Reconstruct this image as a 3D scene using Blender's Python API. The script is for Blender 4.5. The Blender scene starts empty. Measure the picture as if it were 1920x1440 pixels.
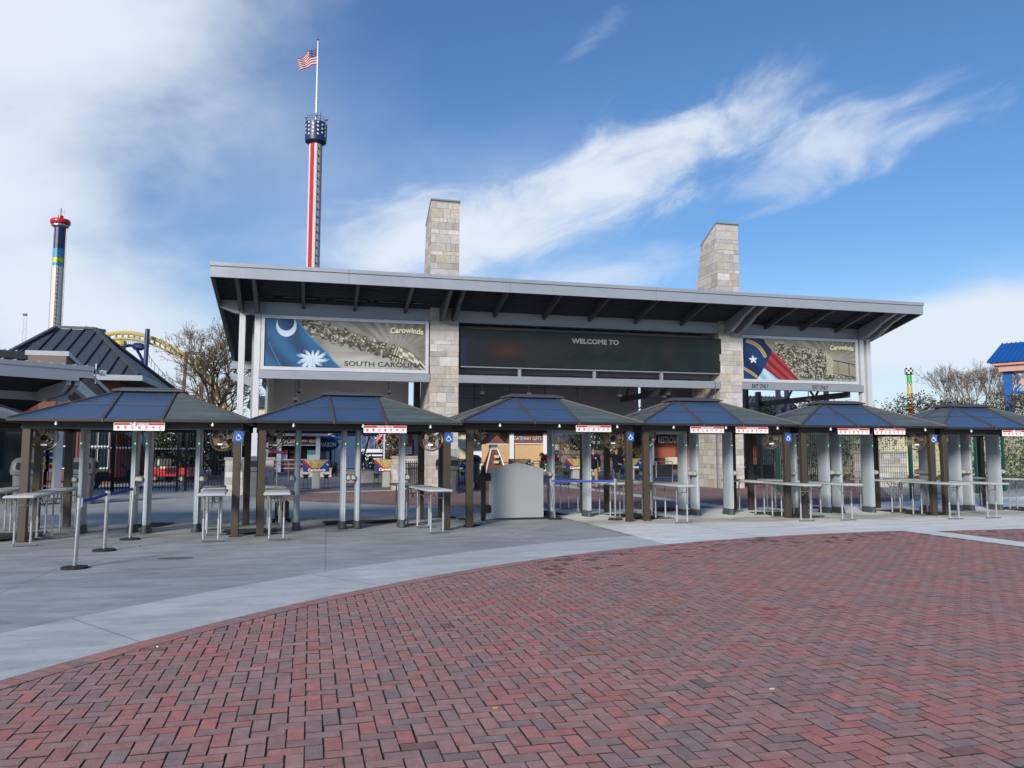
import bpy, bmesh, math, random
import numpy as np
from mathutils import Vector, Matrix
R = math.radians
random.seed(7); rng = np.random.default_rng(7)
S = bpy.context.scene; C = S.collection

# ------------------------------------------------------------------ camera
TH = R(14.5); F = 1450.0; HOR = 848.0; EYE = 1.6
PITCH = math.atan((HOR - 720) / F)
cd = bpy.data.cameras.new('camera'); cam = bpy.data.objects.new('camera', cd); C.objects.link(cam)
cam.location = (0, 0, EYE); cam.rotation_euler = (R(90) + PITCH, 0, -TH)
cd.sensor_width = 36; cd.lens = 36 * F / 1920; cd.clip_start = 0.05; cd.clip_end = 3000
S.camera = cam
# ------------------------------------------------------------------ light
SUN_EL, SUN_AZ = R(21), math.atan2(-0.60, -0.80)      # azimuth measured from +Y towards +X
sd = Vector((math.sin(SUN_AZ) * math.cos(SUN_EL), math.cos(SUN_AZ) * math.cos(SUN_EL), math.sin(SUN_EL)))
sl = bpy.data.lights.new('sun', 'SUN'); sl.energy = 3.6; sl.angle = R(14); sl.color = (1.0, 0.92, 0.82)
so = bpy.data.objects.new('sun', sl); C.objects.link(so); so.rotation_euler = sd.to_track_quat('Z', 'Y').to_euler()
S.view_settings.view_transform = 'Standard'; S.view_settings.look = 'None'
S.view_settings.gamma = 1; S.view_settings.exposure = 0.22

# pixel <-> site helpers (photo pixels 1920x1440; site axes: X along the entrance front, Y back)
_s, _c = math.sin(TH), math.cos(TH)
def ray(x, y):
    u = (x - 960) / F; v = (720 - y) / F
    fw = math.cos(PITCH) - v * math.sin(PITCH); up = math.sin(PITCH) + v * math.cos(PITCH)
    return (u * _c + fw * _s, -u * _s + fw * _c, up)
def G(x, y, z=0.0):
    r = ray(x, y); t = (z - EYE) / r[2]; return (r[0] * t, r[1] * t)
def PY(x, y, Y):
    r = ray(x, y); t = Y / r[1]; return (r[0] * t, EYE + r[2] * t)

def s2l(c):
    return tuple(((v / 12.92) if v <= 0.04045 else ((v + 0.055) / 1.055) ** 2.4) for v in c)
def hexc(r, g, b): return s2l((r / 255, g / 255, b / 255))

# ------------------------------------------------------------------ world: sky with drawn-out clouds
W = bpy.data.worlds.new('World'); S.world = W; W.use_nodes = True
nt = W.node_tree; nt.nodes.clear()
def nd(t, **k):
    n = nt.nodes.new(t)
    for a, b in k.items(): setattr(n, a, b)
    return n
def mth(op, a, b=None, c=None, clamp=False):
    n = nd('ShaderNodeMath', operation=op); n.use_clamp = clamp
    for i, v in enumerate((a, b, c)):
        if v is None: continue
        if isinstance(v, (int, float)): n.inputs[i].default_value = v
        else: nt.links.new(v, n.inputs[i])
    return n.outputs[0]
def sstep(x, lo, hi):
    n = nd('ShaderNodeMapRange', interpolation_type='SMOOTHSTEP')
    nt.links.new(x, n.inputs[0]); n.inputs[1].default_value = lo; n.inputs[2].default_value = hi
    n.inputs[3].default_value = 0; n.inputs[4].default_value = 1
    return n.outputs[0]
sky = nd('ShaderNodeTexSky', sky_type='NISHITA'); sky.sun_disc = False
sky.sun_elevation = SUN_EL; sky.sun_rotation = SUN_AZ; sky.air_density = 1.25; sky.dust_density = 0.25; sky.ozone_density = 3.2; sky.altitude = 200
tc = nd('ShaderNodeTexCoord'); sx = nd('ShaderNodeSeparateXYZ'); nt.links.new(tc.outputs['Generated'], sx.inputs[0])
X_, Y_, Z_ = sx.outputs
az = mth('SUBTRACT', mth('ARCTAN2', X_, Y_), TH)            # azimuth from the plaza's axis of view
el = mth('ARCSINE', Z_)
cmb = nd('ShaderNodeCombineXYZ'); nt.links.new(az, cmb.inputs[0]); nt.links.new(el, cmb.inputs[1])
def noise(scale, detail, rough=0.55, stretch=(1, 1, 1), rot=0, off=(0, 0, 0), dist=0.0):
    m = nd('ShaderNodeMapping'); m.inputs['Scale'].default_value = stretch; m.inputs['Rotation'].default_value = (0, 0, rot)
    m.inputs['Location'].default_value = off
    m0 = nd('ShaderNodeMapping'); m0.inputs['Rotation'].default_value = (0, 0, rot); m.inputs['Rotation'].default_value = (0, 0, 0)
    nt.links.new(cmb.outputs[0], m0.inputs[0]); nt.links.new(m0.outputs[0], m.inputs[0])
    n = nd('ShaderNodeTexNoise'); n.inputs['Scale'].default_value = scale; n.inputs['Detail'].default_value = detail
    n.inputs['Roughness'].default_value = rough; n.inputs['Distortion'].default_value = dist
    nt.links.new(m.outputs[0], n.inputs[0]); return n.outputs[0]
wispy = noise(8, 9, 0.60, (0.85, 2.0, 1), R(-15), (3, 1, 0), 0.55)
soft = noise(3.2, 7, 0.55, (1, 1.5, 1), R(-10), (7, 2, 0), 0.2)
def azel(px, py):
    r = ray(px, py); return math.atan2(r[0], r[1]) - TH, math.atan2(r[2], math.hypot(r[0], r[1]))
def blob(px, py, rx, ry, rotdeg, nz, amt, lo=0.0, hi=0.7):
    a0, e0 = azel(px, py); rx /= F; ry /= F; ct, st = math.cos(R(rotdeg)), math.sin(R(rotdeg))
    dx = mth('SUBTRACT', az, a0); dy = mth('SUBTRACT', el, e0)
    p = mth('MULTIPLY', mth('ADD', mth('MULTIPLY', dx, ct), mth('MULTIPLY', dy, st)), 1 / rx)
    q = mth('MULTIPLY', mth('SUBTRACT', mth('MULTIPLY', dy, ct), mth('MULTIPLY', dx, st)), 1 / ry)
    d = mth('SQRT', mth('ADD', mth('MULTIPLY', p, p), mth('MULTIPLY', q, q)))
    v = mth('ADD', mth('SUBTRACT', 1.0, d), mth('MULTIPLY', mth('SUBTRACT', nz, 0.5), amt))
    return sstep(v, lo, hi)
masks = [
    (blob(60, 60, 520, 330, 30, soft, 1.6, -0.15, 0.9), 0.95),
    (blob(-40, 330, 420, 330, 60, soft, 1.3, -0.1, 0.9), 0.95),
    (blob(190, 640, 420, 130, -18, soft, 1.2, -0.1, 0.9), 0.9),
    (blob(1080, 360, 430, 100, 21, wispy, 2.1, -0.05, 1.0), 0.95),
    (blob(860, 450, 300, 110, 8, wispy, 2.0, -0.1, 1.0), 0.92),
    (blob(1260, 290, 170, 80, 30, wispy, 1.9, -0.05, 1.0), 0.8),
    (blob(1540, 270, 270, 85, 8, wispy, 2.4, 0.0, 1.15), 0.75),
    (blob(1090, 90, 120, 40, 30, wispy, 3.2, 0.25, 1.5), 0.5),
    (blob(1820, 620, 330, 75, 4, soft, 1.5, -0.05, 0.6), 0.95),
    (blob(1100, 520, 300, 60, 4, wispy, 1.6, 0.0, 1.0), 0.6),
    (blob(900, 430, 480, 190, 12, soft, 1.2, -0.1, 1.3), 0.42),
    (blob(1390, 235, 200, 80, 22, wispy, 1.8, -0.05, 1.1), 0.6),
    (blob(520, 260, 330, 330, 60, soft, 1.3, 0.0, 1.4), 0.35),
    (blob(1700, 730, 300, 50, 4, soft, 1.2, 0.0, 0.9), 0.35),
    (blob(2500, 700, 600, 260, 4, soft, 1.6, 0.0, 0.8), 0.8),
    (blob(-900, 500, 700, 330, 4, soft, 1.8, 0.0, 0.8), 0.9),
]
tot = None
for m, w in masks:
    k = mth('SUBTRACT', 1.0, mth('MULTIPLY', m, w)); tot = k if tot is None else mth('MULTIPLY', tot, k)
hz = mth('MULTIPLY', sstep(el, R(15), R(-2)), 0.62); tot = mth('MULTIPLY', tot, mth('SUBTRACT', 1.0, hz))
cl = mth('SUBTRACT', 1.0, tot, clamp=True)
bg = nd('ShaderNodeBackground'); bg.inputs[1].default_value = 0.107
tint = nd('ShaderNodeMix', data_type='RGBA', blend_type='MULTIPLY'); tint.inputs[0].default_value = 1
nt.links.new(sky.outputs[0], tint.inputs[6]); tint.inputs[7].default_value = (0.60, 0.80, 1.05, 1)
nt.links.new(tint.outputs[2], bg.inputs[0])
bc = nd('ShaderNodeBackground'); bc.inputs[0].default_value = (0.78, 0.85, 0.95, 1); bc.inputs[1].default_value = 0.86
mx = nd('ShaderNodeMixShader'); nt.links.new(cl, mx.inputs[0]); nt.links.new(bg.outputs[0], mx.inputs[1]); nt.links.new(bc.outputs[0], mx.inputs[2])
wo = nd('ShaderNodeOutputWorld'); nt.links.new(mx.outputs[0], wo.inputs[0])

# ------------------------------------------------------------------ helpers
def mat(name, col, rough=0.6, metal=0.0, var=0.0, scale=4.0, bump=0.0, bscale=40.0, emit=None, attr=False, spec=0.5, streak=None, coat=0):
    m = bpy.data.materials.new(name); m.use_nodes = True; t = m.node_tree; b = t.nodes['Principled BSDF']
    b.inputs['Base Color'].default_value = (*col, 1); b.inputs['Roughness'].default_value = rough
    b.inputs['Metallic'].default_value = metal; b.inputs['Specular IOR Level'].default_value = spec
    if coat: b.inputs['Coat Weight'].default_value = coat; b.inputs['Coat Roughness'].default_value = 0.1
    src = None
    if attr:
        a = t.nodes.new('ShaderNodeAttribute'); a.attribute_name = 'Col'; src = a.outputs[0]; t.links.new(src, b.inputs['Base Color'])
    co = t.nodes.new('ShaderNodeTexCoord').outputs['Object']
    if var > 0:
        mp = t.nodes.new('ShaderNodeMapping'); t.links.new(co, mp.inputs[0])
        mp.inputs['Scale'].default_value = streak or (1, 1, 1)
        n = t.nodes.new('ShaderNodeTexNoise'); n.inputs['Scale'].default_value = scale; n.inputs['Detail'].default_value = 8; n.inputs['Roughness'].default_value = 0.65
        t.links.new(mp.outputs[0], n.inputs[0])
        r = t.nodes.new('ShaderNodeMapRange'); r.inputs[1].default_value = 0.3; r.inputs[2].default_value = 0.7
        r.inputs[3].default_value = 1 - var; r.inputs[4].default_value = 1 + var; t.links.new(n.outputs[0], r.inputs[0])
        x = t.nodes.new('ShaderNodeMix'); x.data_type = 'RGBA'; x.blend_type = 'MULTIPLY'; x.inputs[0].default_value = 1
        if src is not None: t.links.new(src, x.inputs[6])
        else: x.inputs[6].default_value = (*col, 1)
        t.links.new(r.outputs[0], x.inputs[7]); t.links.new(x.outputs[2], b.inputs['Base Color'])
        rr = t.nodes.new('ShaderNodeMapRange'); rr.inputs[3].default_value = max(0, rough - 0.1); rr.inputs[4].default_value = min(1, rough + 0.12)
        t.links.new(n.outputs[0], rr.inputs[0]); t.links.new(rr.outputs[0], b.inputs['Roughness'])
    if bump > 0:
        n2 = t.nodes.new('ShaderNodeTexNoise'); n2.inputs['Scale'].default_value = bscale; n2.inputs['Detail'].default_value = 6
        t.links.new(co, n2.inputs[0]); bu = t.nodes.new('ShaderNodeBump'); bu.inputs['Strength'].default_value = bump; bu.inputs['Distance'].default_value = 0.01
        t.links.new(n2.outputs[0], bu.inputs['Height']); t.links.new(bu.outputs[0], b.inputs['Normal'])
    if emit: b.inputs['Emission Color'].default_value = (*emit[0], 1); b.inputs['Emission Strength'].default_value = emit[1]
    return m

class MB:
    def __init__(s): s.v = []; s.f = []; s.c = []; s.smooth = False; s.hascol = False
    def add(s, vs, fs, col=None):
        o = len(s.v); s.v += [tuple(p) for p in vs]; s.f += [tuple(i + o for i in f) for f in fs]
        s.c += [col or (1, 1, 1)] * len(fs)
        if col: s.hascol = True
        return s
    def box(s, x0, x1, y0, y1, z0, z1, col=None, bev=0.0):
        if bev <= 0:
            vs = [(x0, y0, z0), (x1, y0, z0), (x1, y1, z0), (x0, y1, z0), (x0, y0, z1), (x1, y0, z1), (x1, y1, z1), (x0, y1, z1)]
            return s.add(vs, [(3, 2, 1, 0), (4, 5, 6, 7), (0, 1, 5, 4), (1, 2, 6, 5), (2, 3, 7, 6), (3, 0, 4, 7)], col)
        b = min(bev, (x1 - x0) / 2.1, (y1 - y0) / 2.1, (z1 - z0) / 2.1)
        rings = []
        for z, i in ((z0, b), (z0 + b, 0), (z1 - b, 0), (z1, b)):
            xa, xb, ya, yb = x0 + i, x1 - i, y0 + i, y1 - i
            k = b * 0.6
            rings.append([(xa + k, ya, z), (xb - k, ya, z), (xb, ya + k, z), (xb, yb - k, z), (xb - k, yb, z), (xa + k, yb, z), (xa, yb - k, z), (xa, ya + k, z)])
        return s.loft(rings, col=col)
    def loft(s, rings, close=True, cap=True, col=None):
        n = len(rings[0]); vs = [p for r in rings for p in r]; fs = []
        for i in range(len(rings) - 1):
            for j in range(n if close else n - 1):
                k = (j + 1) % n; fs.append((i * n + j, i * n + k, (i + 1) * n + k, (i + 1) * n + j))
        if cap: fs.append(tuple(reversed(range(n)))); fs.append(tuple((len(rings) - 1) * n + j for j in range(n)))
        return s.add(vs, fs, col)
    def tube(s, pts, r, n=8, col=None, cap=True):
        pts = [Vector(p) for p in pts]; rs = r if isinstance(r, (list, tuple)) else [r] * len(pts); rings = []
        for i, p in enumerate(pts):
            d = (pts[min(i + 1, len(pts) - 1)] - pts[max(i - 1, 0)])
            d = d.normalized() if d.length > 1e-9 else Vector((0, 0, 1))
            a = Vector((0, 0, 1)) if abs(d.z) < 0.9 else Vector((1, 0, 0))
            u = d.cross(a).normalized(); w = d.cross(u)
            rings.append([tuple(p + rs[i] * (math.cos(2 * math.pi * k / n) * u + math.sin(2 * math.pi * k / n) * w)) for k in range(n)])
        return s.loft([list(reversed(q)) for q in rings], cap=cap, col=col)
    def beam(s, p0, p1, w, h, col=None, up=(0, 0, 1)):
        p0, p1 = Vector(p0), Vector(p1); d = (p1 - p0).normalized(); up = Vector(up)
        if abs(d.dot(up)) > 0.98: up = Vector((0, 1, 0))
        u = d.cross(up).normalized(); v = u.cross(d)
        q = [(-w / 2, -h / 2), (w / 2, -h / 2), (w / 2, h / 2), (-w / 2, h / 2)]
        return s.loft([[tuple(p + u * a + v * b) for a, b in q] for p in (p0, p1)], col=col)
    def lathe(s, prof, c=(0, 0, 0), n=24, col=None, sx=1, sy=1):
        rings = [[(c[0] + r * sx * math.cos(2 * math.pi * k / n), c[1] + r * sy * math.sin(2 * math.pi * k / n), c[2] + z) for k in range(n)] for r, z in prof]
        return s.loft(rings, col=col)
    def prism(s, poly, axis, a0, a1, col=None):
        """extrude 2D polygon along axis ('x': poly=(y,z), 'y': poly=(x,z), 'z': poly=(x,y))"""
        def m(p, a): return {'x': (a, p[0], p[1]), 'y': (p[0], a, p[1]), 'z': (p[0], p[1], a)}[axis]
        return s.loft([[m(p, a0) for p in poly], [m(p, a1) for p in poly]], col=col)
    def slab(s, quad, th, col=None):
        q = [Vector(p) for p in quad]; n = (q[1] - q[0]).cross(q[2] - q[0]).normalized() * th
        return s.loft([[tuple(p - n) for p in q], [tuple(p) for p in q]], col=col)
    def leaf(s, p, size, col=None, nrm=None):
        a = Vector(nrm or (random.gauss(0, 1), random.gauss(0, 1), random.gauss(0, 1))).normalized()
        u = a.orthogonal().normalized(); w = a.cross(u); th = random.uniform(0, 6.28)
        u, w = u * math.cos(th) + w * math.sin(th), w * math.cos(th) - u * math.sin(th); p = Vector(p)
        return s.add([p - u * size, p - w * size * 0.45, p + u * size, p + w * size * 0.45], [(0, 1, 2, 3)], col)
    def build(s, name, m, parent=None, world=False, smooth=False, fix=True):
        me = bpy.data.meshes.new(name); vs = s.v
        if world and parent is not None:
            L = parent.location; vs = [(a - L.x, b - L.y, c - L.z) for a, b, c in vs]
        me.from_pydata(vs, [], s.f)
        if s.hascol:
            at = me.color_attributes.new('Col', 'FLOAT_COLOR', 'CORNER')
            cnt = np.array([len(f) for f in s.f]); cc = np.repeat(np.array([(*c, 1) for c in s.c], dtype=np.float32), cnt, axis=0)
            at.data.foreach_set('color', cc.ravel())
        if fix and len(s.f) < 60000:
            bm = bmesh.new(); bm.from_mesh(me); bmesh.ops.recalc_face_normals(bm, faces=bm.faces); bm.to_mesh(me); bm.free()
        if smooth:
            me.polygons.foreach_set('use_smooth', [True] * len(me.polygons))
            try: me.set_sharp_from_angle(angle=R(38))
            except Exception: pass
        me.materials.append(m); o = bpy.data.objects.new(name, me); C.objects.link(o)
        if parent is not None: o.parent = parent
        return o

def tag(o, label=None, cat=None, group=None, kind=None):
    if label: o['label'] = label
    if cat: o['category'] = cat
    if group: o['group'] = group
    if kind: o['kind'] = kind
    return o
def thing(name, label, cat, loc=(0, 0, 0), rz=0, group=None):
    o = bpy.data.objects.new(name, None); C.objects.link(o); o.location = loc; o.rotation_euler = (0, 0, rz); o.empty_display_size = 0.2
    return tag(o, label, cat, group)
def kids(o): return [c for c in list(bpy.data.objects) if c.parent == o]
def dup(root, loc, rz=0, label=None, scale=None):
    r = root.copy(); C.objects.link(r); r.location = loc; r.rotation_euler = (0, 0, rz)
    if label: r['label'] = label
    if scale: r.scale = scale
    for ch in KIDS(root):
        c = ch.copy(); C.objects.link(c); c.parent = r
        for g in KIDS(ch):
            d = g.copy(); C.objects.link(d); d.parent = c
    return r
_kc = {}
def KIDS(o):
    if o.name not in _kc: _kc[o.name] = kids(o)
    return _kc[o.name]
def struct(o): return tag(o, kind='structure')

def text_mb(mb, txt, O, u, v, height, width=None, depth=0.004, bold=0.0, shear=0.0, anchor='c', col=None, arch=0.0, space=1.0):
    cu = bpy.data.curves.new('t', 'FONT'); cu.body = txt; cu.size = 1; cu.offset = bold; cu.shear = shear; cu.resolution_u = 3; cu.space_character = space
    ob = bpy.data.objects.new('t', cu); C.objects.link(ob); bpy.context.view_layer.update()
    me = bpy.data.meshes.new_from_object(ob.evaluated_get(bpy.context.evaluated_depsgraph_get()))
    bpy.data.objects.remove(ob)
    vs = np.array([w.co[:] for w in me.vertices]); lo = vs.min(0); hi = vs.max(0)
    sy = height / (hi[1] - lo[1]); sxx = (width / (hi[0] - lo[0])) if width else sy
    O, u, v = Vector(O), Vector(u), Vector(v); n = u.cross(v); out = []
    for p in vs:
        x = (p[0] - (lo[0] + hi[0]) / 2) * sxx if anchor == 'c' else (p[0] - lo[0]) * sxx
        y = (p[1] - (lo[1] + hi[1]) / 2) * sy
        if arch: y -= arch * (x / (0.5 * (width or 1))) ** 2
        out.append(tuple(O + u * x + v * y + n * depth))
    mb.add(out, [tuple(f.vertices) for f in me.polygons], col)
    bpy.data.meshes.remove(me)
    return mb

def panel_mesh(name, arr, O, u, v, w, h, m, parent, world=True):
    """printed sheet: grid of small faces, each with its printed colour (arr rows bottom-up, sRGB 0..1)"""
    H_, W_ = arr.shape[:2]; O, u, v = np.array(O), np.array(u), np.array(v)
    gx, gy = np.meshgrid(np.linspace(0, w, W_ + 1), np.linspace(0, h, H_ + 1))
    P = O + gx[..., None] * u + gy[..., None] * v
    if world and parent is not None: P = P - np.array(parent.location)
    idx = np.arange((W_ + 1) * (H_ + 1)).reshape(H_ + 1, W_ + 1)
    q = np.stack([idx[:-1, :-1], idx[:-1, 1:], idx[1:, 1:], idx[1:, :-1]], -1).reshape(-1, 4)
    me = bpy.data.meshes.new(name); me.from_pydata(P.reshape(-1, 3).tolist(), [], q.tolist())
    at = me.color_attributes.new('Col', 'FLOAT_COLOR', 'CORNER')
    a = np.clip(arr, 0, 1); lin = np.where(a <= 0.04045, a / 12.92, ((a + 0.055) / 1.055) ** 2.4)
    c4 = np.concatenate([lin.reshape(-1, 3), np.ones((W_ * H_, 1))], 1).astype(np.float32)
    at.data.foreach_set('color', np.repeat(c4, 4, axis=0).ravel())
    me.materials.append(m); o = bpy.data.objects.new(name, me); C.objects.link(o)
    if parent is not None: o.parent = parent
    return o

# ------------------------------------------------------------------ materials
M = {}
M['attr'] = mat('coloured surface', (1, 1, 1), 0.75, attr=True, var=0.10, scale=6)
M['attrstone'] = mat('ashlar stone', (1, 1, 1), 0.85, attr=True, var=0.16, scale=5, bump=0.5, bscale=30)
M['print'] = mat('printed vinyl', (1, 1, 1), 0.45, attr=True)
M['silver'] = mat('silver painted steel', (0.30, 0.325, 0.36), 0.42, 0.25, var=0.07, scale=1.2, streak=(1, 1, 3))
M['silver2'] = mat('silver fascia sheet', (0.36, 0.385, 0.42), 0.38, 0.3, var=0.06, scale=0.8)
M['darkrafter'] = mat('charcoal painted rafter', (0.075, 0.085, 0.095), 0.55, var=0.1)
M['soffit'] = mat('dark ribbed deck', (0.055, 0.062, 0.078), 0.6, var=0.15)
M['darkwall'] = mat('dark blue grey cladding', (0.24, 0.26, 0.30), 0.7, var=0.12, scale=1.5)
M['greywall'] = mat('pale grey wall panel', (0.78, 0.78, 0.75), 0.8, var=0.08, scale=1)
M['whitecol'] = mat('white painted steel column', (0.56, 0.57, 0.60), 0.45, 0.1, var=0.05, scale=2)
M['mortar'] = mat('mortar', (0.30, 0.28, 0.25), 0.9, var=0.1)
M['bronze'] = mat('bronze powder coated aluminium', (0.058, 0.044, 0.030), 0.5, 0.1, var=0.10, scale=8)
M['bronzedark'] = mat('dark bronze frame', (0.028, 0.024, 0.020), 0.5, 0.1, var=0.12, scale=8)
M['polyblue'] = mat('blue tinted polycarbonate', (0.055, 0.092, 0.17), 0.28, var=0.10, scale=1.5, spec=0.55)
M['polygrey'] = mat('streaky grey green polycarbonate', (0.105, 0.13, 0.12), 0.42, var=0.35, scale=2.2, streak=(0.6, 1, 6))  # greyer, duller, streaky tone for the right front and forward end panels
M['roofrib'] = mat('brown roof rib', (0.075, 0.07, 0.07), 0.5, var=0.1)
M['detector'] = mat('light grey detector shell', (0.33, 0.375, 0.41), 0.32, var=0.05, scale=2, spec=0.6)
M['detectoredge'] = mat('pale detector edge strip', (0.60, 0.64, 0.68), 0.35)
M['darkfoot'] = mat('dark grey rubber foot', (0.05, 0.065, 0.07), 0.6, var=0.1)
M['beige'] = mat('putty plastic', (0.36, 0.38, 0.34), 0.5)
M['led'] = mat('green indicator lamp', (0.05, 0.8, 0.2), 0.4, emit=((0.08, 1.0, 0.3), 1.5))
M['tabletop'] = mat('white blow moulded plastic', (0.52, 0.54, 0.53), 0.5, var=0.12, scale=3)
M['tableleg'] = mat('grey steel tube', (0.24, 0.25, 0.26), 0.35, 0.5)
M['tablesleeve'] = mat('bright steel tube', (0.55, 0.57, 0.6), 0.25, 0.6)
M['steel'] = mat('brushed stainless steel', (0.50, 0.50, 0.50), 0.28, 0.9, var=0.05)
M['black'] = mat('black paint', (0.010, 0.011, 0.014), 0.6, spec=0.25)
M['rubber'] = mat('black rubber', (0.018, 0.02, 0.024), 0.75, var=0.2, scale=20)
M['blue'] = mat('blue webbing', (0.02, 0.045, 0.30), 0.7, var=0.06)
M['signblue'] = mat('sign blue', (0.01, 0.10, 0.42), 0.5)
M['white'] = mat('white paint', (0.78, 0.78, 0.78), 0.5)
M['signred'] = mat('sign red', (0.50, 0.02, 0.02), 0.5)
M['red'] = mat('red paint', (0.45, 0.012, 0.015), 0.4, var=0.05, coat=0.3)
M['bin'] = mat('grey moulded bin plastic', (0.115, 0.12, 0.125), 0.55, var=0.12)
M['bindark'] = mat('dark bin opening', (0.01, 0.01, 0.012), 0.8)
M['roofmetal'] = mat('charcoal standing seam metal', (0.075, 0.088, 0.10), 0.45, 0.2, var=0.10, scale=1, spec=0.35)
M['seam'] = mat('dark seam', (0.02, 0.025, 0.035), 0.5)
M['redpanel'] = mat('russet wall panels', (1, 1, 1), 0.7, attr=True, var=0.06)
M['taupe'] = mat('taupe siding', (0.19, 0.14, 0.125), 0.8, var=0.08)
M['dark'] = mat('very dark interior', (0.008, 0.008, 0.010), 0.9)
M['cream'] = mat('cream siding', (0.60, 0.54, 0.38), 0.8, var=0.06)
M['orange'] = mat('pale orange wall', (0.62, 0.40, 0.20), 0.8, var=0.05)
M['brickred'] = mat('brown red boards', (0.175, 0.065, 0.048), 0.8, var=0.08)
M['glass'] = mat('dark window glass', (0.02, 0.035, 0.045), 0.08, spec=0.8)
M['yellow'] = mat('yellow track paint', (0.56, 0.43, 0.12), 0.5)
M['navy'] = mat('navy paint', (0.012, 0.03, 0.11), 0.4)
M['rideblue'] = mat('ride blue paint', (0.01, 0.09, 0.32), 0.4, var=0.05)
M['trussgrey'] = mat('aluminium truss', (0.35, 0.36, 0.38), 0.4, 0.6)
M['bark'] = mat('tree bark', (0.13, 0.10, 0.07), 0.9, var=0.2, scale=6)
M['leaf'] = mat('leaves', (1, 1, 1), 0.7, attr=True)
M['skin'] = mat('skin', (0.45, 0.24, 0.17), 0.5)
M['jacket'] = mat('dark navy jacket', (0.008, 0.010, 0.017), 0.95, spec=0.15)
M['khaki'] = mat('khaki trousers', (0.33, 0.24, 0.13), 0.8)
M['greypants'] = mat('grey trousers', (0.05, 0.05, 0.06), 0.8)
M['redjacket'] = mat('bright red jacket', (0.50, 0.01, 0.015), 0.7)
M['hair'] = mat('dark hair', (0.03, 0.018, 0.012), 0.7)
M['stone wall'] = mat('block wall', (0.30, 0.27, 0.22), 0.9, var=0.15)
M['greenpaint'] = mat('dark green paint', (0.01, 0.06, 0.045), 0.5)
M['cagefan'] = mat('bronze wire', (0.17, 0.115, 0.065), 0.4, 0.4)
M['fanblade'] = mat('smoked fan blade', (0.22, 0.19, 0.15), 0.35, 0.3)
M['chrome'] = mat('pale metal', (0.6, 0.6, 0.6), 0.25, 0.8)
M['dullblue'] = mat('dull blue cladding', (0.035, 0.07, 0.17), 0.7, var=0.1)
M['pink'] = mat('salmon trim', (0.55, 0.30, 0.25), 0.6)

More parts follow.
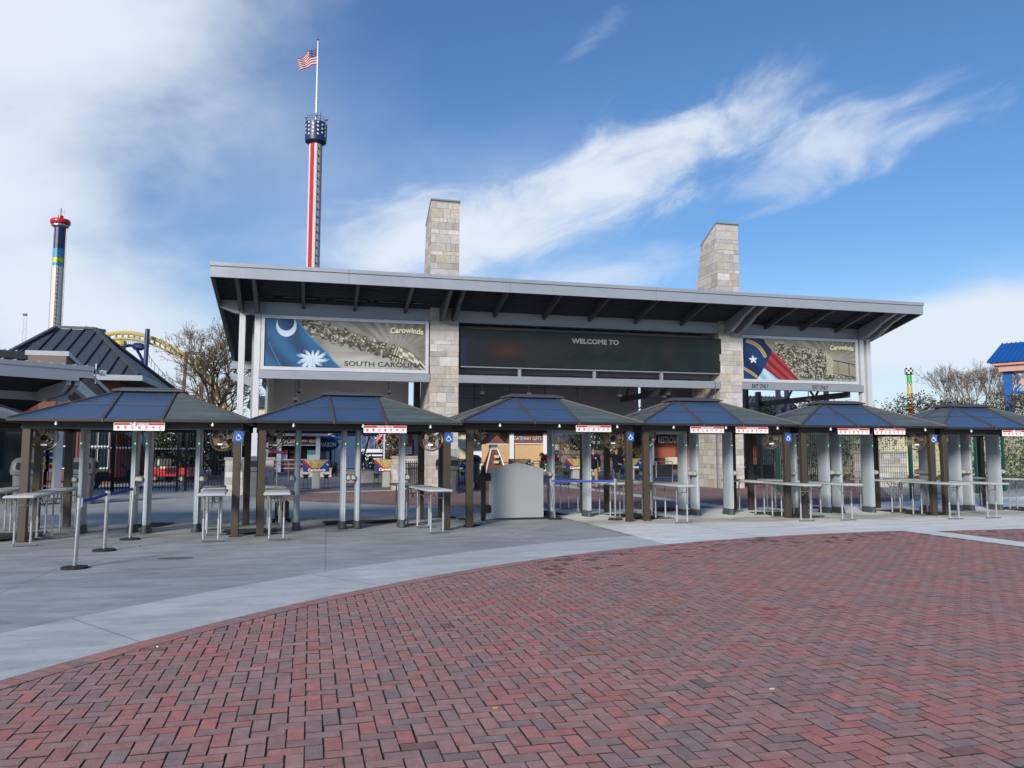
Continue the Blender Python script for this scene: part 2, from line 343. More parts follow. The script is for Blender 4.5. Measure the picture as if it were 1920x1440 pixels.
# ================================================================== GROUND
def ground_mat(name, col, patch=0.18, joint=None, jrot=0.0, jcol=0.45, stain=None):
    m = bpy.data.materials.new(name); m.use_nodes = True; t = m.node_tree; b = t.nodes['Principled BSDF']
    N = lambda ty: t.nodes.new(ty); L = t.links.new
    b.inputs['Roughness'].default_value = 0.78
    co = N('ShaderNodeTexCoord').outputs['Object']
    def nz(s, d, st=(1, 1, 1), ro=0.6):
        mp = N('ShaderNodeMapping'); mp.inputs['Scale'].default_value = st; L(co, mp.inputs[0])
        n = N('ShaderNodeTexNoise'); n.inputs['Scale'].default_value = s; n.inputs['Detail'].default_value = d; n.inputs['Roughness'].default_value = ro
        L(mp.outputs[0], n.inputs[0]); return n.outputs[0]
    def mr(x, a, b_, c, d):
        n = N('ShaderNodeMapRange'); L(x, n.inputs[0])
        for i, v in enumerate((a, b_, c, d)): n.inputs[i + 1].default_value = v
        return n.outputs[0]
    def mul(x, y):
        n = N('ShaderNodeMix'); n.data_type = 'RGBA'; n.blend_type = 'MULTIPLY'; n.inputs[0].default_value = 1
        if isinstance(x, tuple): n.inputs[6].default_value = (*x, 1)
        else: L(x, n.inputs[6])
        L(y, n.inputs[7]); return n.outputs[2]
    big = mr(nz(0.28, 5), 0.3, 0.7, 1 - patch, 1 + patch); mid = mr(nz(1.6, 7, (1, 2.2, 1)), 0.3, 0.7, 1 - patch * 0.8, 1 + patch * 0.8)
    fine = mr(nz(60, 3), 0.2, 0.8, 0.90, 1.10)
    c = mul(mul(mul(col, big), mid), fine)
    vo = N('ShaderNodeTexVoronoi'); vo.inputs['Scale'].default_value = 1.9; vo.inputs['Randomness'].default_value = 1.0; L(co, vo.inputs[0]); c = mul(c, mr(vo.outputs['Distance'], 0.018, 0.034, 0.55, 1.0))
    vo = N('ShaderNodeTexVoronoi'); vo.inputs['Scale'].default_value = 5.3; L(co, vo.inputs[0]); c = mul(c, mr(vo.outputs['Distance'], 0.02, 0.05, 0.78, 1.0))
    c = mul(c, mr(nz(0.9, 9, (1, 3.4, 1), 0.72), 0.38, 0.62, 0.86, 1.12))
    st = mr(nz(3.1, 8, (1, 1.6, 1), 0.7), 0.60, 0.74, 1.0, 0.74); c = mul(c, st)
    lt = mr(nz(2.3, 8, (1, 2.6, 1), 0.75), 0.56, 0.72, 1.0, 1.28); c = mul(c, lt)
    if stain:                          # brown drip-line dirt under the gazebo eaves
        sp0 = N('ShaderNodeSeparateXYZ'); L(co, sp0.inputs[0]); wv = N('ShaderNodeMath'); wv.operation = 'MULTIPLY_ADD'; L(nz(0.7, 6), wv.inputs[0]); wv.inputs[1].default_value = 2.2; L(sp0.outputs[1], wv.inputs[2])
        d_ = N('ShaderNodeMath'); d_.operation = 'SUBTRACT'; L(wv.outputs[0], d_.inputs[0]); d_.inputs[1].default_value = stain + 1.1
        ab = N('ShaderNodeMath'); ab.operation = 'ABSOLUTE'; L(d_.outputs[0], ab.inputs[0]); mk = mr(ab.outputs[0], 0.25, 0.9, 1.0, 0.0)
        mm = N('ShaderNodeMix'); mm.data_type = 'RGBA'; mm.blend_type = 'MULTIPLY'; L(mk, mm.inputs[0]); L(c, mm.inputs[6]); mm.inputs[7].default_value = (0.66, 0.62, 0.55, 1); c = mm.outputs[2]
    if joint:
        mp = N('ShaderNodeMapping'); mp.inputs['Rotation'].default_value = (0, 0, jrot); L(co, mp.inputs[0])
        sp = N('ShaderNodeSeparateXYZ'); L(mp.outputs[0], sp.inputs[0])
        for i, sz in ((0, joint[0]), (1, joint[1])):
            md = N('ShaderNodeMath'); md.operation = 'PINGPONG'; L(sp.outputs[i], md.inputs[0]); md.inputs[1].default_value = sz / 2
            c = mul(c, mr(md.outputs[0], 0.004, 0.016, jcol, 1.0))
    L(c, b.inputs['Base Color'])
    bu = N('ShaderNodeBump'); bu.inputs['Strength'].default_value = 0.25; bu.inputs['Distance'].default_value = 0.004
    L(nz(90, 4), bu.inputs['Height']); L(bu.outputs[0], b.inputs['Normal'])
    return m
def sheet(name, poly, z, m, th=0.0):
    mb = MB(); mb.add([(x, y, z) for x, y in poly], [tuple(range(len(poly)))]); o = mb.build(name, m)
    if o.data.polygons[0].normal.z < 0: o.data.flip_normals()
    return struct(o)
concrete = ground_mat('old grey concrete', (0.375, 0.392, 0.378), 0.22, (3.6, 3.9), 0.02, 0.72)
conc_light = ground_mat('pale grey concrete', (0.56, 0.575, 0.545), 0.12, (3.1, 300), -0.62, 0.6)
conc_pad = ground_mat('new pale concrete', (0.80, 0.81, 0.755), 0.08, (4.1, 4.3), 0.0, 0.55, stain=16.6)
farpave = ground_mat('dark purple grey paving', (0.16, 0.145, 0.165), 0.12, (0.8, 0.4), 0.0, 0.85)
earth = ground_mat('far ground', (0.09, 0.09, 0.08), 0.2)
sheet('ground', [(-1500, -600), (1500, -600), (1500, 1900), (-1500, 1900)], -0.03, earth)
sheet('plaza', [(-60, -40), (70, -40), (70, 90), (-60, 90)], 0.0, concrete)

def fitc(P):
    A = np.array([[2 * x, 2 * y, 1] for x, y in P]); bb = np.array([x * x + y * y for x, y in P])
    s = np.linalg.lstsq(A, bb, rcond=None)[0]; return s[0], s[1], math.sqrt(s[2] + s[0] ** 2 + s[1] ** 2)
cx, cy, cr = fitc([(-2.09, 6.34), (-1.77, 6.76), (-1.32, 7.37), (-0.9, 7.74), (0.6, 9.14), (1.17, 9.74), (2.07, 10.39), (3.23, 11.21), (4.47, 11.97), (5.88, 12.5), (6.59, 12.65), (7.84, 13.02), (9.55, 13.36), (11.55, 13.37)])
XS0, XS1 = 11.66, 12.28                         # straight concrete strip
def arc(x0, y0, r, a0, a1, n=60): return [(x0 + r * math.cos(a0 + (a1 - a0) * i / n), y0 + r * math.sin(a0 + (a1 - a0) * i / n)) for i in range(n + 1)]
aR = math.acos((XS0 - cx) / cr); aL = R(205)
BW = 1.38
# pale band round the brick circle, pad on the right, strip
sheet('concrete_band', arc(cx, cy, cr, math.acos((6.0 - cx) / (cr)), aL, 90) + list(reversed(arc(cx, cy, cr + BW, math.acos((6.0 - cx) / (cr + BW)), aL, 90))), 0.012, conc_light)
pad_back = arc(6, 55, 34.2, R(268), R(300), 30)
ptop = [(x, y) for x, y in pad_back if x >= 6.0]
sheet('concrete_pad', [(6.0, cy + math.sqrt(cr ** 2 - (6 - cx) ** 2))] + [p for p in reversed(arc(cx, cy, cr, aR, math.acos((6.0 - cx) / cr), 40))] + [(XS1, 13.2), (40, 12.2), (40, 24)] + [(x, y) for x, y in sorted(((11.9, 20.0), (6.0, 21.4), (8.5, 20.5), (16, 20.6), (22, 22.3)), reverse=True)], 0.0125, conc_pad)
sheet('concrete_strip', [(XS0, -10), (XS1, -10), (XS1, 13.3), (XS0, 13.4)], 0.0118, conc_pad)
# brick areas behind the gazebos
brickshader = ground_mat('distant brick paving', (0.27, 0.165, 0.155), 0.25, (0.4, 0.21), 0.0, 0.6)
NB = [(-1.6, 28.6), (-0.4, 26.8), (0.96, 25.32), (2.3, 24.1), (4.1, 22.76), (6.23, 21.25), (8.5, 20.45), (11.9, 19.95), (16, 20.55), (19.0, 22.2), (26, 31.2), (30, 36), (30, 40)]
ST = [(30, 40), (22, 37.6), (16, 36.2), (10.7, 34.9), (6.36, 33.8), (2.45, 32.2), (-0.44, 31.6), (-1.6, 31.5)]
sheet('brick_court', NB + ST, 0.008, brickshader)
sheet('pale_arc', ST + [(-1.6, 32.3), (-0.44, 32.4), (2.45, 33.0), (6.36, 34.6), (10.7, 35.8), (16, 37.2), (22, 38.6), (30, 41)], 0.010, conc_light)
sheet('inner_court', [(-1.6, 32.3), (-0.44, 32.4), (2.45, 33.0), (6.36, 34.6), (10.7, 35.8), (16, 37.2), (22, 38.6), (30, 41), (60, 60), (60, 84), (-12, 84), (-6, 40)], 0.006, farpave)
sheet('court_strip', [(11.3, 19.9), (11.95, 19.9), (12.0, 36.0), (11.2, 36.0)], 0.016, conc_light)

# ---- herringbone bricks: one mesh, every brick modelled with a bevelled top
def brick_field():
    V = []; Fc = []; Cc = []
    pal = [hexc(184, 118, 112), hexc(174, 122, 117), hexc(164, 127, 124), hexc(152, 126, 125), hexc(134, 122, 123), hexc(192, 112, 103), hexc(176, 132, 127)]
    wts = np.array([.19, .20, .19, .15, .08, .07, .12]); wts /= wts.sum()
    Lb, Wb, gap, bv = 0.2, 0.1, 0.0045, 0.0035
    x0, x1, y0, y1 = -7.0, 19.5, 0.4, 13.6
    patchn = {}
    def inside(x, y):
        if x < XS0 - 0.02: return (x - cx) ** 2 + (y - cy) ** 2 < (cr - 0.125) ** 2
        if x > XS1 + 0.02: return y < 13.16 - 0.035 * (x - XS1) + 0.05
        return False
    bricks = []
    ni, nj = int((x1 - x0) / Wb), int((y1 - y0) / Wb)
    for i in range(ni):
        for j in range(nj):
            m = (i - j) % 4; X = x0 + i * Wb; Y = y0 + j * Wb
            if m == 0: r = (X, X + Lb, Y, Y + Wb)
            elif m == 3: r = (X, X + Wb, Y, Y + Lb)
            else: continue
            mx_, my_ = (r[0] + r[1]) / 2, (r[2] + r[3]) / 2
            if not inside(mx_, my_): continue
            # keep only what a camera near the photograph's could see
            fw = mx_ * _s + my_ * _c; sd_ = mx_ * _c - my_ * _s
            if fw < 1.6 or abs(sd_) > 0.80 * fw + 1.6: continue
            bricks.append(r)
    def tone(x, y):
        k = rng.choice(len(pal), p=wts)
        n = 0.5 + 0.5 * math.sin(x * 1.7 + 2 * math.sin(y * 0.9)) * math.cos(y * 1.3 - x * 0.4)
        if rng.random() < 0.33: k = int(rng.choice([0, 5, 6, 1])) if n > 0.55 else int(rng.choice([3, 4, 2, 2]))
        c = (np.array(pal[k]) * .56 + np.array(hexc(168, 136, 135)) * .44) * rng.uniform(0.91, 1.09) * 1.12 * np.array((1.0, .985, .91))
        # darkened, damp looking bricks along the kerb
        d = cr - math.hypot(x - cx, y - cy)
        if x > 3 and 0 < d < 1.3 and rng.random() < 0.10: c = c * 0.42
        elif rng.random() < 0.004: c = c * 0.62
        return c
    def emit(corners, z):
        o = len(V); c = np.array(corners); ctr = c.mean(0)
        inn = c + (ctr - c) / np.linalg.norm(ctr - c, axis=1, keepdims=True) * bv * 1.4
        tilt = rng.normal(0, 0.0007, 4)
        for k in range(4): V.append((c[k][0], c[k][1], 0.001))
        for k in range(4): V.append((c[k][0], c[k][1], z - 0.0025))
        for k in range(4): V.append((inn[k][0], inn[k][1], z + tilt[k]))
        col = tone(*ctr); dk = np.array((.030, .026, .022)); edge = dk * .6 + col * .28
        for k in range(4):
            k2 = (k + 1) % 4
            Fc.append((o + k, o + k2, o + 4 + k2, o + 4 + k)); Cc.append(dk)
            Fc.append((o + 4 + k, o + 4 + k2, o + 8 + k2, o + 8 + k)); Cc.append(edge)
        Fc.append((o + 8, o + 9, o + 10, o + 11)); Cc.append(col)
    for (a, b, c, d) in bricks:
        g = gap / 2 + rng.uniform(0, 0.0012)
        jx, jy = rng.normal(0, 0.0012, 2)
        emit([(a + g + jx, c + g + jy), (b - g + jx, c + g + jy), (b - g + jx, d - g + jy), (a + g + jx, d - g + jy)], 0.010 + rng.normal(0, 0.0009))
    # border course of bricks laid along the circle
    ang = math.acos((XS0 - cx) / cr); step = 0.101 / cr
    while ang < R(200):
        x, y = cx + cr * math.cos(ang), cy + cr * math.sin(ang); fw = x * _s + y * _c; sd_ = x * _c - y * _s
        if not (fw < 1.2 or abs(sd_) > 0.85 * fw + 2):
            a0, a1 = ang + 0.002 / cr, ang + step - 0.002 / cr; r0, r1 = cr - 0.208, cr - 0.004
            P = [(cx + r0 * math.cos(a0), cy + r0 * math.sin(a0)), (cx + r1 * math.cos(a0), cy + r1 * math.sin(a0)), (cx + r1 * math.cos(a1), cy + r1 * math.sin(a1)), (cx + r0 * math.cos(a1), cy + r0 * math.sin(a1))]
            emit(P, 0.0138)
        ang += step
    me = bpy.data.meshes.new('brick_paving'); me.from_pydata(V, [], Fc)
    at = me.color_attributes.new('Col', 'FLOAT_COLOR', 'CORNER')
    c4 = np.concatenate([np.array(Cc), np.ones((len(Cc), 1))], 1).astype(np.float32)
    at.data.foreach_set('color', np.repeat(c4, 4, axis=0).ravel())
    m = mat('clay paver', (1, 1, 1), 0.82, attr=True, var=0.20, scale=11, bump=0.7, bscale=110, spec=0.3)
    me.materials.append(m); o = bpy.data.objects.new('brick_paving', me); C.objects.link(o); struct(o)
    if me.polygons[8].normal.z < 0: me.flip_normals()
brick_field()
bed = ground_mat('sandy joint bed', (0.026, 0.023, 0.020), 0.3)
sheet('brick_bed', [(XS0, -10), (XS0, cy + math.sqrt(cr * cr - (XS0 - cx) ** 2))] + arc(cx, cy, cr - 0.002, aR, aL, 80) + [(cx + cr * math.cos(aL), -10)], 0.004, bed)
sheet('brick_bed_side', [(XS1, -10), (40, -10), (40, 12.2), (XS1, 13.16)], 0.0045, bed)
far_br = ground_mat('side brick paving', (0.27, 0.17, 0.17), 0.2, (0.4, 0.2), 0, 0.7)
sheet('brick_side_far', [(19.5, -10), (40, -10), (40, 12.2), (19.5, 12.85)], 0.009, far_br)

# ================================================================== GAZEBOS
ORD = ['first', 'second', 'third', 'fourth', 'fifth', 'sixth']
def make_gazebo():
    t = thing('gazebo', '', 'gazebo', group='hardtop gazebos in a row over the security lanes')
    W2, D = 1.8, 2.6
    for x in (-W2, W2):
        for y in (0, D):
            MB().box(x - .068, x + .068, y - .068, y + .068, 0.008, 2.03, bev=.008).box(x - .10, x + .10, y - .10, y + .10, 0.0, 0.012).build('post', M['bronze'], t)
    MB().box(-W2 - .10, W2 + .10, -.04, .04, 2.031, 2.165).build('beam', M['bronzedark'], t)
    MB().box(-W2 - .10, W2 + .10, D - .04, D + .04, 2.031, 2.165).build('beam', M['bronzedark'], t)
    for x in (-W2, W2): MB().box(x - .04, x + .04, .042, D - .042, 2.031, 2.165).build('beam', M['bronzedark'], t)
    ex, y0, y1, ze = 2.03, -.32, D + .32, 2.205
    rx, ry0, ry1, zr = .56, D / 2 - .26, D / 2 + .26, 2.80
    # eave gutter frame
    f = MB()
    for a, b in (((-ex, y0), (ex, y0)), ((-ex, y1), (ex, y1))): f.beam((a[0] - .02, a[1], ze - .022), (b[0] + .02, b[1], ze - .022), .03, .05)
    for x in (-ex, ex): f.beam((x, y0, ze - .022), (x, y1, ze - .022), .03, .05)
    f.build('eave_frame', M['bronzedark'], t)
    def fr(u, v): # front face point: x along, v 0 eave..1 ridge
        return (u, y0 + (ry0 - y0) * v, ze + (zr - ze) * v)
    def bk(u, v): return (u, y1 + (ry1 - y1) * v, ze + (zr - ze) * v)
    hipx = lambda v: ex + (rx - ex) * v
    k = .50
    def poly(name, pts, m):
        q = [Vector(p) for p in pts]; n = (q[1] - q[0]).cross(q[2] - q[0]).normalized(); n = n if n.z > 0 else -n
        MB().loft([[tuple(p - n * .012) for p in q], [tuple(p) for p in q]]).build('roof_panel', m, t)
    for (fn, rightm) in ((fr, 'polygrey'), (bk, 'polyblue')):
        poly('l', [fn(-ex, 0), fn(-k, 0), fn(-k, 1), fn(-rx, 1)], M['polyblue'])
        poly('m', [fn(-k, 0), fn(k, 0), fn(k, 1), fn(-k, 1)], M['polyblue'])
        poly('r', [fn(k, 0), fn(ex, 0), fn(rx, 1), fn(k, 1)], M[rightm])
    ym = D / 2
    for s in (-1, 1):
        poly('e', [(s * ex, y0, ze), (s * ex, ym, ze), (s * rx, ym, zr), (s * rx, ry0, zr)], M['polygrey'])
        poly('e', [(s * ex, ym, ze), (s * ex, y1, ze), (s * rx, ry1, zr), (s * rx, ym, zr)], M['polyblue'])
    r = MB()
    up = .012
    def rib(a, b, w=.05):
        a = Vector(a) + Vector((0, 0, up)); b = Vector(b) + Vector((0, 0, up)); r.beam(a, b, w, .03)
    for s in (-1, 1):
        rib((s * ex, y0, ze), (s * rx, ry0, zr), .06); rib((s * ex, y1, ze), (s * rx, ry1, zr), .06)
        rib(fr(s * k, 0), fr(s * k, 1)); rib(bk(s * k, 0), bk(s * k, 1)); rib((s * ex, ym, ze), (s * rx, ym, zr))
        r.beam((s * k, y0 - .02, ze + .01), (s * k, y0 - .02, ze - .055), .03, .02)
    for fn in (fr, bk): a, b = fn(-hipx(.52), .52), fn(hipx(.52), .52); r.beam((a[0], a[1], a[2] + .004), (b[0], b[1], b[2] + .004), .03, .012)
    for s in (-1, 1):
        v = .52; x = s * hipx(v); r.beam((x, y0 + (ry0 - y0) * v, ze + (zr - ze) * v + .004), (x, y1 + (ry1 - y1) * v, ze + (zr - ze) * v + .004), .03, .012)
    r.build('roof_rib', M['roofrib'], t)
    c = MB()
    def rg(x, y, z): return [(-x, ym - y, z), (x, ym - y, z), (x, ym + y, z), (-x, ym + y, z)]
    c.loft([rg(.66, .38, 2.815), rg(.66, .38, 2.84), rg(.52, .10, 2.905)])
    c.build('vent_cap', M['roofrib'], t)
    for x in (-1.25, .05, 1.38):
        MB().tube([(x, y0 - .02, ze - .055), (x, y0 - .02, ze - .075)], .012, 8).lathe([(0.004, 0), (.020, .008), (.026, .026), (.020, .044), (.008, .05)], (x, y0 - .02, ze - .125), 12).build('light_bulb', M['white'], t, smooth=True)
    return t
GZ = [(-3.18, 15.78, 0), (0.91, 15.9, R(4)), (5.22, 16.62, R(4)), (9.45, 16.82, R(-1)), (13.45, 16.52, R(-3)), (17.44, 16.38, R(-2))]
GS = [(1, 1, 1), (1.02, 1, 1), (1.06, 1, 1.03), (1.03, 1, 1.03), (1, 1, 1.02), (1, 1, 1.01)]
GLAB = ['leftmost complete hardtop gazebo, its blue roof nearest to the camera', 'brown hardtop gazebo in front of the left stone pillar and the palm flag billboard',
        'hardtop gazebo under the welcome screen with the plain grey gate inside it', 'hardtop gazebo in front of the right stone pillar',
        'hardtop gazebo under the north state billboard with EXIT ONLY above it', 'rightmost hardtop gazebo, cut by the right edge of the photo']
gz0 = make_gazebo(); gaz = []
for i, (x, y, rz) in enumerate(GZ):
    g = gz0 if i == 0 else dup(gz0, (x, y, 0), rz)
    g.location = (x, y, 0); g.rotation_euler = (0, 0, rz); g.scale = GS[i]; g['label'] = GLAB[i]; gaz.append(g)
g = dup(gz0, (-7.42, 15.72, 0), R(-2), 'hardtop gazebo mostly outside the left edge, only its right end visible')
def gzp(i, x, y, z=0):
    gx, gy, rz = GZ[i]; x *= GS[i][0]; z *= GS[i][2]; return (gx + x * math.cos(rz) - y * math.sin(rz), gy + x * math.sin(rz) + y * math.cos(rz), z)

# ---- metal detectors
def make_detector():
    t = thing('metal_detector', '', 'metal detector', group='walk-through metal detectors under the gazebos')
    for s in (-1, 1):
        x = s * .47
        def sup(hx, hy, z, n=20):
            out = []
            for k in range(n):
                a = 2 * math.pi * k / n; ca, sa = math.cos(a), math.sin(a)
                out.append((x + hx * math.copysign(abs(ca) ** .7, ca), hy * math.copysign(abs(sa) ** .8, sa), z))
            return out
        col_ = MB().loft([sup(.062, .215, .14), sup(.062, .215, 2.2)]).build('column', M['detector'], t, smooth=True)
        MB().loft([sup(.10, .25, 0.013), sup(.085, .235, .06), sup(.068, .222, .165)]).build('foot', M['darkfoot'], col_, smooth=True)
        MB().box(x + s * .030 - .006, x + s * .030 + .006, -.212, -.200, .17, 2.1).build('edge_strip', M['detectoredge'], col_)
        MB().lathe([(0.003, -.012), (.011, -.008), (.013, 0), (.011, .008), (.003, .012)], (x + s * .02, -.217, 1.775), 10).build('indicator_lamp', M['led'], col_)
        bx = x + s * .10
        MB().box(bx - .045, bx + .045, -.27, .27, 1.0, 1.13, bev=.035).build('control_box', M['beige'], col_, smooth=True)
    MB().box(-.41, .41, -.15, .15, 2.06, 2.2, bev=.01).build('crossbar', M['detector'], t)
    return t
det0 = make_detector(); DL = []
DET = [(0, -3.92, 17.2), (0, -2.69, 17.0), (1, .20, 16.88), (1, 1.44, 16.92), (2, 6.22, 18.4), (3, 8.74, 18.2), (3, 9.95, 18.06),
       (4, 12.72, 17.95), (4, 13.98, 17.82), (5, 16.73, 17.75), (5, 17.98, 17.66)]
GN = ['leftmost complete gazebo', 'gazebo before the left pillar', 'gazebo with grey gate', 'gazebo before the right pillar', 'gazebo below EXIT ONLY', 'rightmost gazebo']
seen = {}
for i, (gi, x, y) in enumerate(DET):
    k = seen.get(gi, 0); seen[gi] = k + 1
    lab = ('only metal detector under the ' if gi == 2 else ('left' if k == 0 else 'right') + ' metal detector of the pair under the ') + GN[gi]
    d = det0 if i == 0 else dup(det0, (x, y, 0))
    d.location = (x, y, 0); d.rotation_euler = (0, 0, GZ[gi][2] * .4); d['label'] = lab

# ---- folding tables
def make_table():
    t = thing('folding_table', '', 'table', group='narrow white folding tables beside the metal detectors')
    L2, W2, Z = .915, .235, .875
    MB().box(-W2, W2, -L2, L2, Z - .048, Z, bev=.018).build('tabletop', M['tabletop'], t, smooth=True)
    for s in (-1, 1):
        y = s * .60
        for x in (-.125, .125):
            lg_ = MB().tube([(x, y, .38), (x, y, Z - .05)], .0145, 8).build('leg', M['tableleg'], t, smooth=True)
            MB().tube([(x, y, .05), (x, y, .42)], .019, 8).build('leg_sleeve', M['tablesleeve'], lg_, smooth=True)
        MB().box(-.14, .24, y - .02, y + .02, 0.013, .043, bev=.012).box(-.155, -.13, y - .024, y + .024, 0.012, .05).build('foot_bar', M['tableleg'], t)
        MB().tube([(-.125, y, .70), (.125, y, .70)], .010, 6).tube([(0, y, .69), (0, y - s * .10, .60), (0, y - s * .32, Z - .05)], .009, 6).build('brace', M['tableleg'], t)
    return t
tab0 = make_table(); first = True
TAB = [(-4.72, 14.68, 0, R(1)), (-1.68, 14.55, 0, R(4)), (-.57, 14.55, 1, R(2)), (2.46, 15.0, 1, R(5)), (7.12, 17.25, 2, R(3)), (8.08, 15.72, 3, R(-2)),
       (11.02, 15.38, 3, R(-2)), (12.1, 15.35, 4, R(-2)), (14.8, 15.02, 4, R(-2)), (15.88, 15.0, 5, R(-2)), (18.9, 15.3, 5, R(-2)), (-5.75, 15.8, -1, R(2))]
SIDE = {-4.72: 'left', -1.68: 'right', -.57: 'left', 2.46: 'right', 7.12: 'right', 8.08: 'left', 11.02: 'right', 12.1: 'left', 14.8: 'right', 15.88: 'left', 18.9: 'right', -5.75: 'x'}
for (x, y, gi, rz) in TAB:
    for k in (0, 1):
        off = .917 + k * 1.90; xx = x - off * math.sin(rz) + (.0 if k == 0 else -.07); yy = y + off * math.cos(rz)
        if gi < 0: lab = 'white folding table cut by the left edge of the photo, ' + ('front one of its pair' if k == 0 else 'rear one of its pair')
        else: lab = ('front' if k == 0 else 'rear') + ' white folding table of the ' + SIDE[x] + ' row, ' + GN[gi]
        d = tab0 if first else dup(tab0, (xx, yy, 0), rz)
        first = False
        d.location = (xx, yy, 0); d.rotation_euler = (0, 0, rz + (R(1.5) if k else 0)); d['label'] = lab

# ---- fans
def make_fan():
    t = thing('fan', '', 'fan', group='round caged fans hung from the gazebo beams')
    cg = MB(); n = 26; Rr = .235
    for rr, yy in ((Rr, 0), (Rr, .10), (Rr * .6, -.03), (Rr * .3, -.04), (.07, -.045)):
        cg.tube([(rr * math.cos(2 * math.pi * k / n), yy, rr * math.sin(2 * math.pi * k / n)) for k in range(n + 1)], .010 if rr == Rr else .004, 5, cap=False)
    for k in range(28):
        a = 2 * math.pi * k / 28; ca, sa = math.cos(a), math.sin(a)
        cg.tube([(.06 * ca, -.045, .06 * sa), (Rr * .6 * ca, -.03, Rr * .6 * sa), (Rr * ca, 0, Rr * sa), (Rr * ca, .10, Rr * sa), (.1 * ca, .17,   .1 * sa)], .0027, 3, cap=False)
    cg.build('cage', M['cagefan'], t)
    bl = MB()
    for k in range(4):
        a = R(90 * k + 20); ca, sa = math.cos(a), math.sin(a)
        q = [(.03, -.03), (.19, -.075), (.20, .075), (.03, .03)]
        bl.slab([(p[0] * ca - p[1] * sa, .04 + p[1] * .35, p[0] * sa + p[1] * ca) for p in q], .003)
    bl.build('blade', M['fanblade'], t)
    MB().tube([(0, .02, 0), (0, .24, 0)], .062, 12).box(-.05, .05, .08, .2, .05, .10).build('motor', M['black'], t)
    MB().tube([(0, .15, .04), (.02, .16, .16), (-.03, .10, .25)], .014, 6).box(-.06, .06, .06, .14, .25, .28).build('bracket', M['chrome'], t)
    MB().box(-.05, .05, -.052, -.046, -.14, -.11).build('maker_plate', M['white'], t)
    return t
fan0 = make_fan(); first = True
for i in range(6):
    for sgn in (-1, 1):
        if i == 5 and sgn == 1: continue
        p = gzp(i, -1.58 if sgn < 0 else 1.50, .16, 1.87)
        lab = 'round caged fan, ' + ('left' if sgn < 0 else 'right') + ' front corner of the ' + GN[i]
        d = fan0 if first else dup(fan0, p); first = False
        d.location = p; d.rotation_euler = (R(12 if sgn < 0 else -8), 0, GZ[i][2] + R(22 * -sgn + (i * 7 if sgn < 0 else 0))); d['label'] = lab

# ---- PLEASE REMOVE signs
def make_notice():
    t = thing('hanging_sign', '', 'sign', group='red and white PLEASE REMOVE signs on the gazebo beams')
    w, h = .86, .145
    MB().box(-w / 2, w / 2, 0, .008, 0, h).build('board', M['white'], t)
    MB().box(-w / 2 + .008, w / 2 - .008, -.003, -.0005, h - .045, h - .006).build('header', M['signred'], t)
    text_mb(MB(), 'PLEASE REMOVE:', (0, -.004, h - .026), (1, 0, 0), (0, 0, 1), .026, .32, .001, bold=.03).build('header_text', M['white'], t)
    ic = MB()
    for k in range(7):
        x = -w / 2 + .075 + k * .118; z = .058
        shapes = {0: [(-.02, -.022, .02, .022)], 1: [(-.022, 0, .022, .024), (-.012, -.022, .02, -.003)], 2: [(-.022, .012, .022, .02), (-.022, -.02, .022, -.008), (-.022, -.02, -.018, .02), (.018, -.02, .022, .02)],
                  3: [(-.022, -.022, .022, -.002), (-.022, .003, .022, .022)], 4: [(-.022, .0, .0, .022), (.004, -.0, .022, .022), (-.01, -.022, .012, -.004)], 5: [(-.024, -.004, .024, .018), (-.006, -.02, .006, -.006)],
                  6: [(-.02, -.022, -.008, .022), (.008, -.022, .02, .022), (-.008, .010, .008, .022)]}[k]
        for a, b, c, d in shapes: ic.box(x + a, x + c, -.003, -.0006, z + b, z + d)
        ic.box(x - .022, x + .022, -.003, -.0006, .022, .026)
    ic.build('icon', mat('faded red print', (0.60, 0.10, 0.08), .6) if 'icn' not in M else M['icn'], t)
    return t
ns0 = make_notice(); first = True
NOT = [(0, .12, 'sole'), (1, .48, 'sole'), (2, .83, 'sole'), (3, -.42, 'left'), (3, .72, 'right'), (4, -.62, 'left'), (4, .38, 'right'), (5, .12, 'sole')]
for gi, xl, w_ in NOT:
    p = gzp(gi, xl, -.335, 1.995 if gi not in (1,) else 1.985)
    lab = ('red and white PLEASE REMOVE sign on the ' if w_ == 'sole' else w_ + ' of two PLEASE REMOVE signs on the ') + GN[gi]
    d = ns0 if first else dup(ns0, p); first = False
    d.location = p; d.rotation_euler = (0, 0, GZ[gi][2]); d['label'] = lab

# ---- accessible lane signs
def make_access():
    t = thing('wheelchair_sign', '', 'sign', group='blue wheelchair signs on the gazebo posts')
    MB().box(-.085, .085, 0, .006, -.10, .10, bev=.002).build('plate', M['signblue'], t)
    s = MB(); k = .01
    def st(pts, r): s.tube([(a * k, -.004, b * k) for a, b in pts], r * k, 6)
    s.lathe([(.001, -.001), (.014, 0), (.001, .001)], (-.008, -.004, .068), 12)
    st([(-.8, 5.4), (-.5, 1.0), (2.8, .6), (3.8, -4.2), (5.6, -3.6)], 1.0); st([(-.4, 3.0), (2.6, 2.8)], .7)
    st([(-1.4 + 0, 1.5)] + [(-0.6 + 4.1 * math.cos(R(a)), -2.6 + 4.1 * math.sin(R(a))) for a in range(125, 330, 15)], .75)
    s.build('wheelchair_symbol', M['white'], t)
    return t
ac0 = make_access(); first = True
for i in range(5):
    p = gzp(i, 1.80 + (.02 if i else .03), -.08, 1.90)
    lab = 'blue wheelchair sign on the right front post of the ' + GN[i]
    d = ac0 if first else dup(ac0, p); first = False
    d.location = p; d.rotation_euler = (0, 0, GZ[i][2] + (R(-24) if i == 4 else 0)); d['label'] = lab

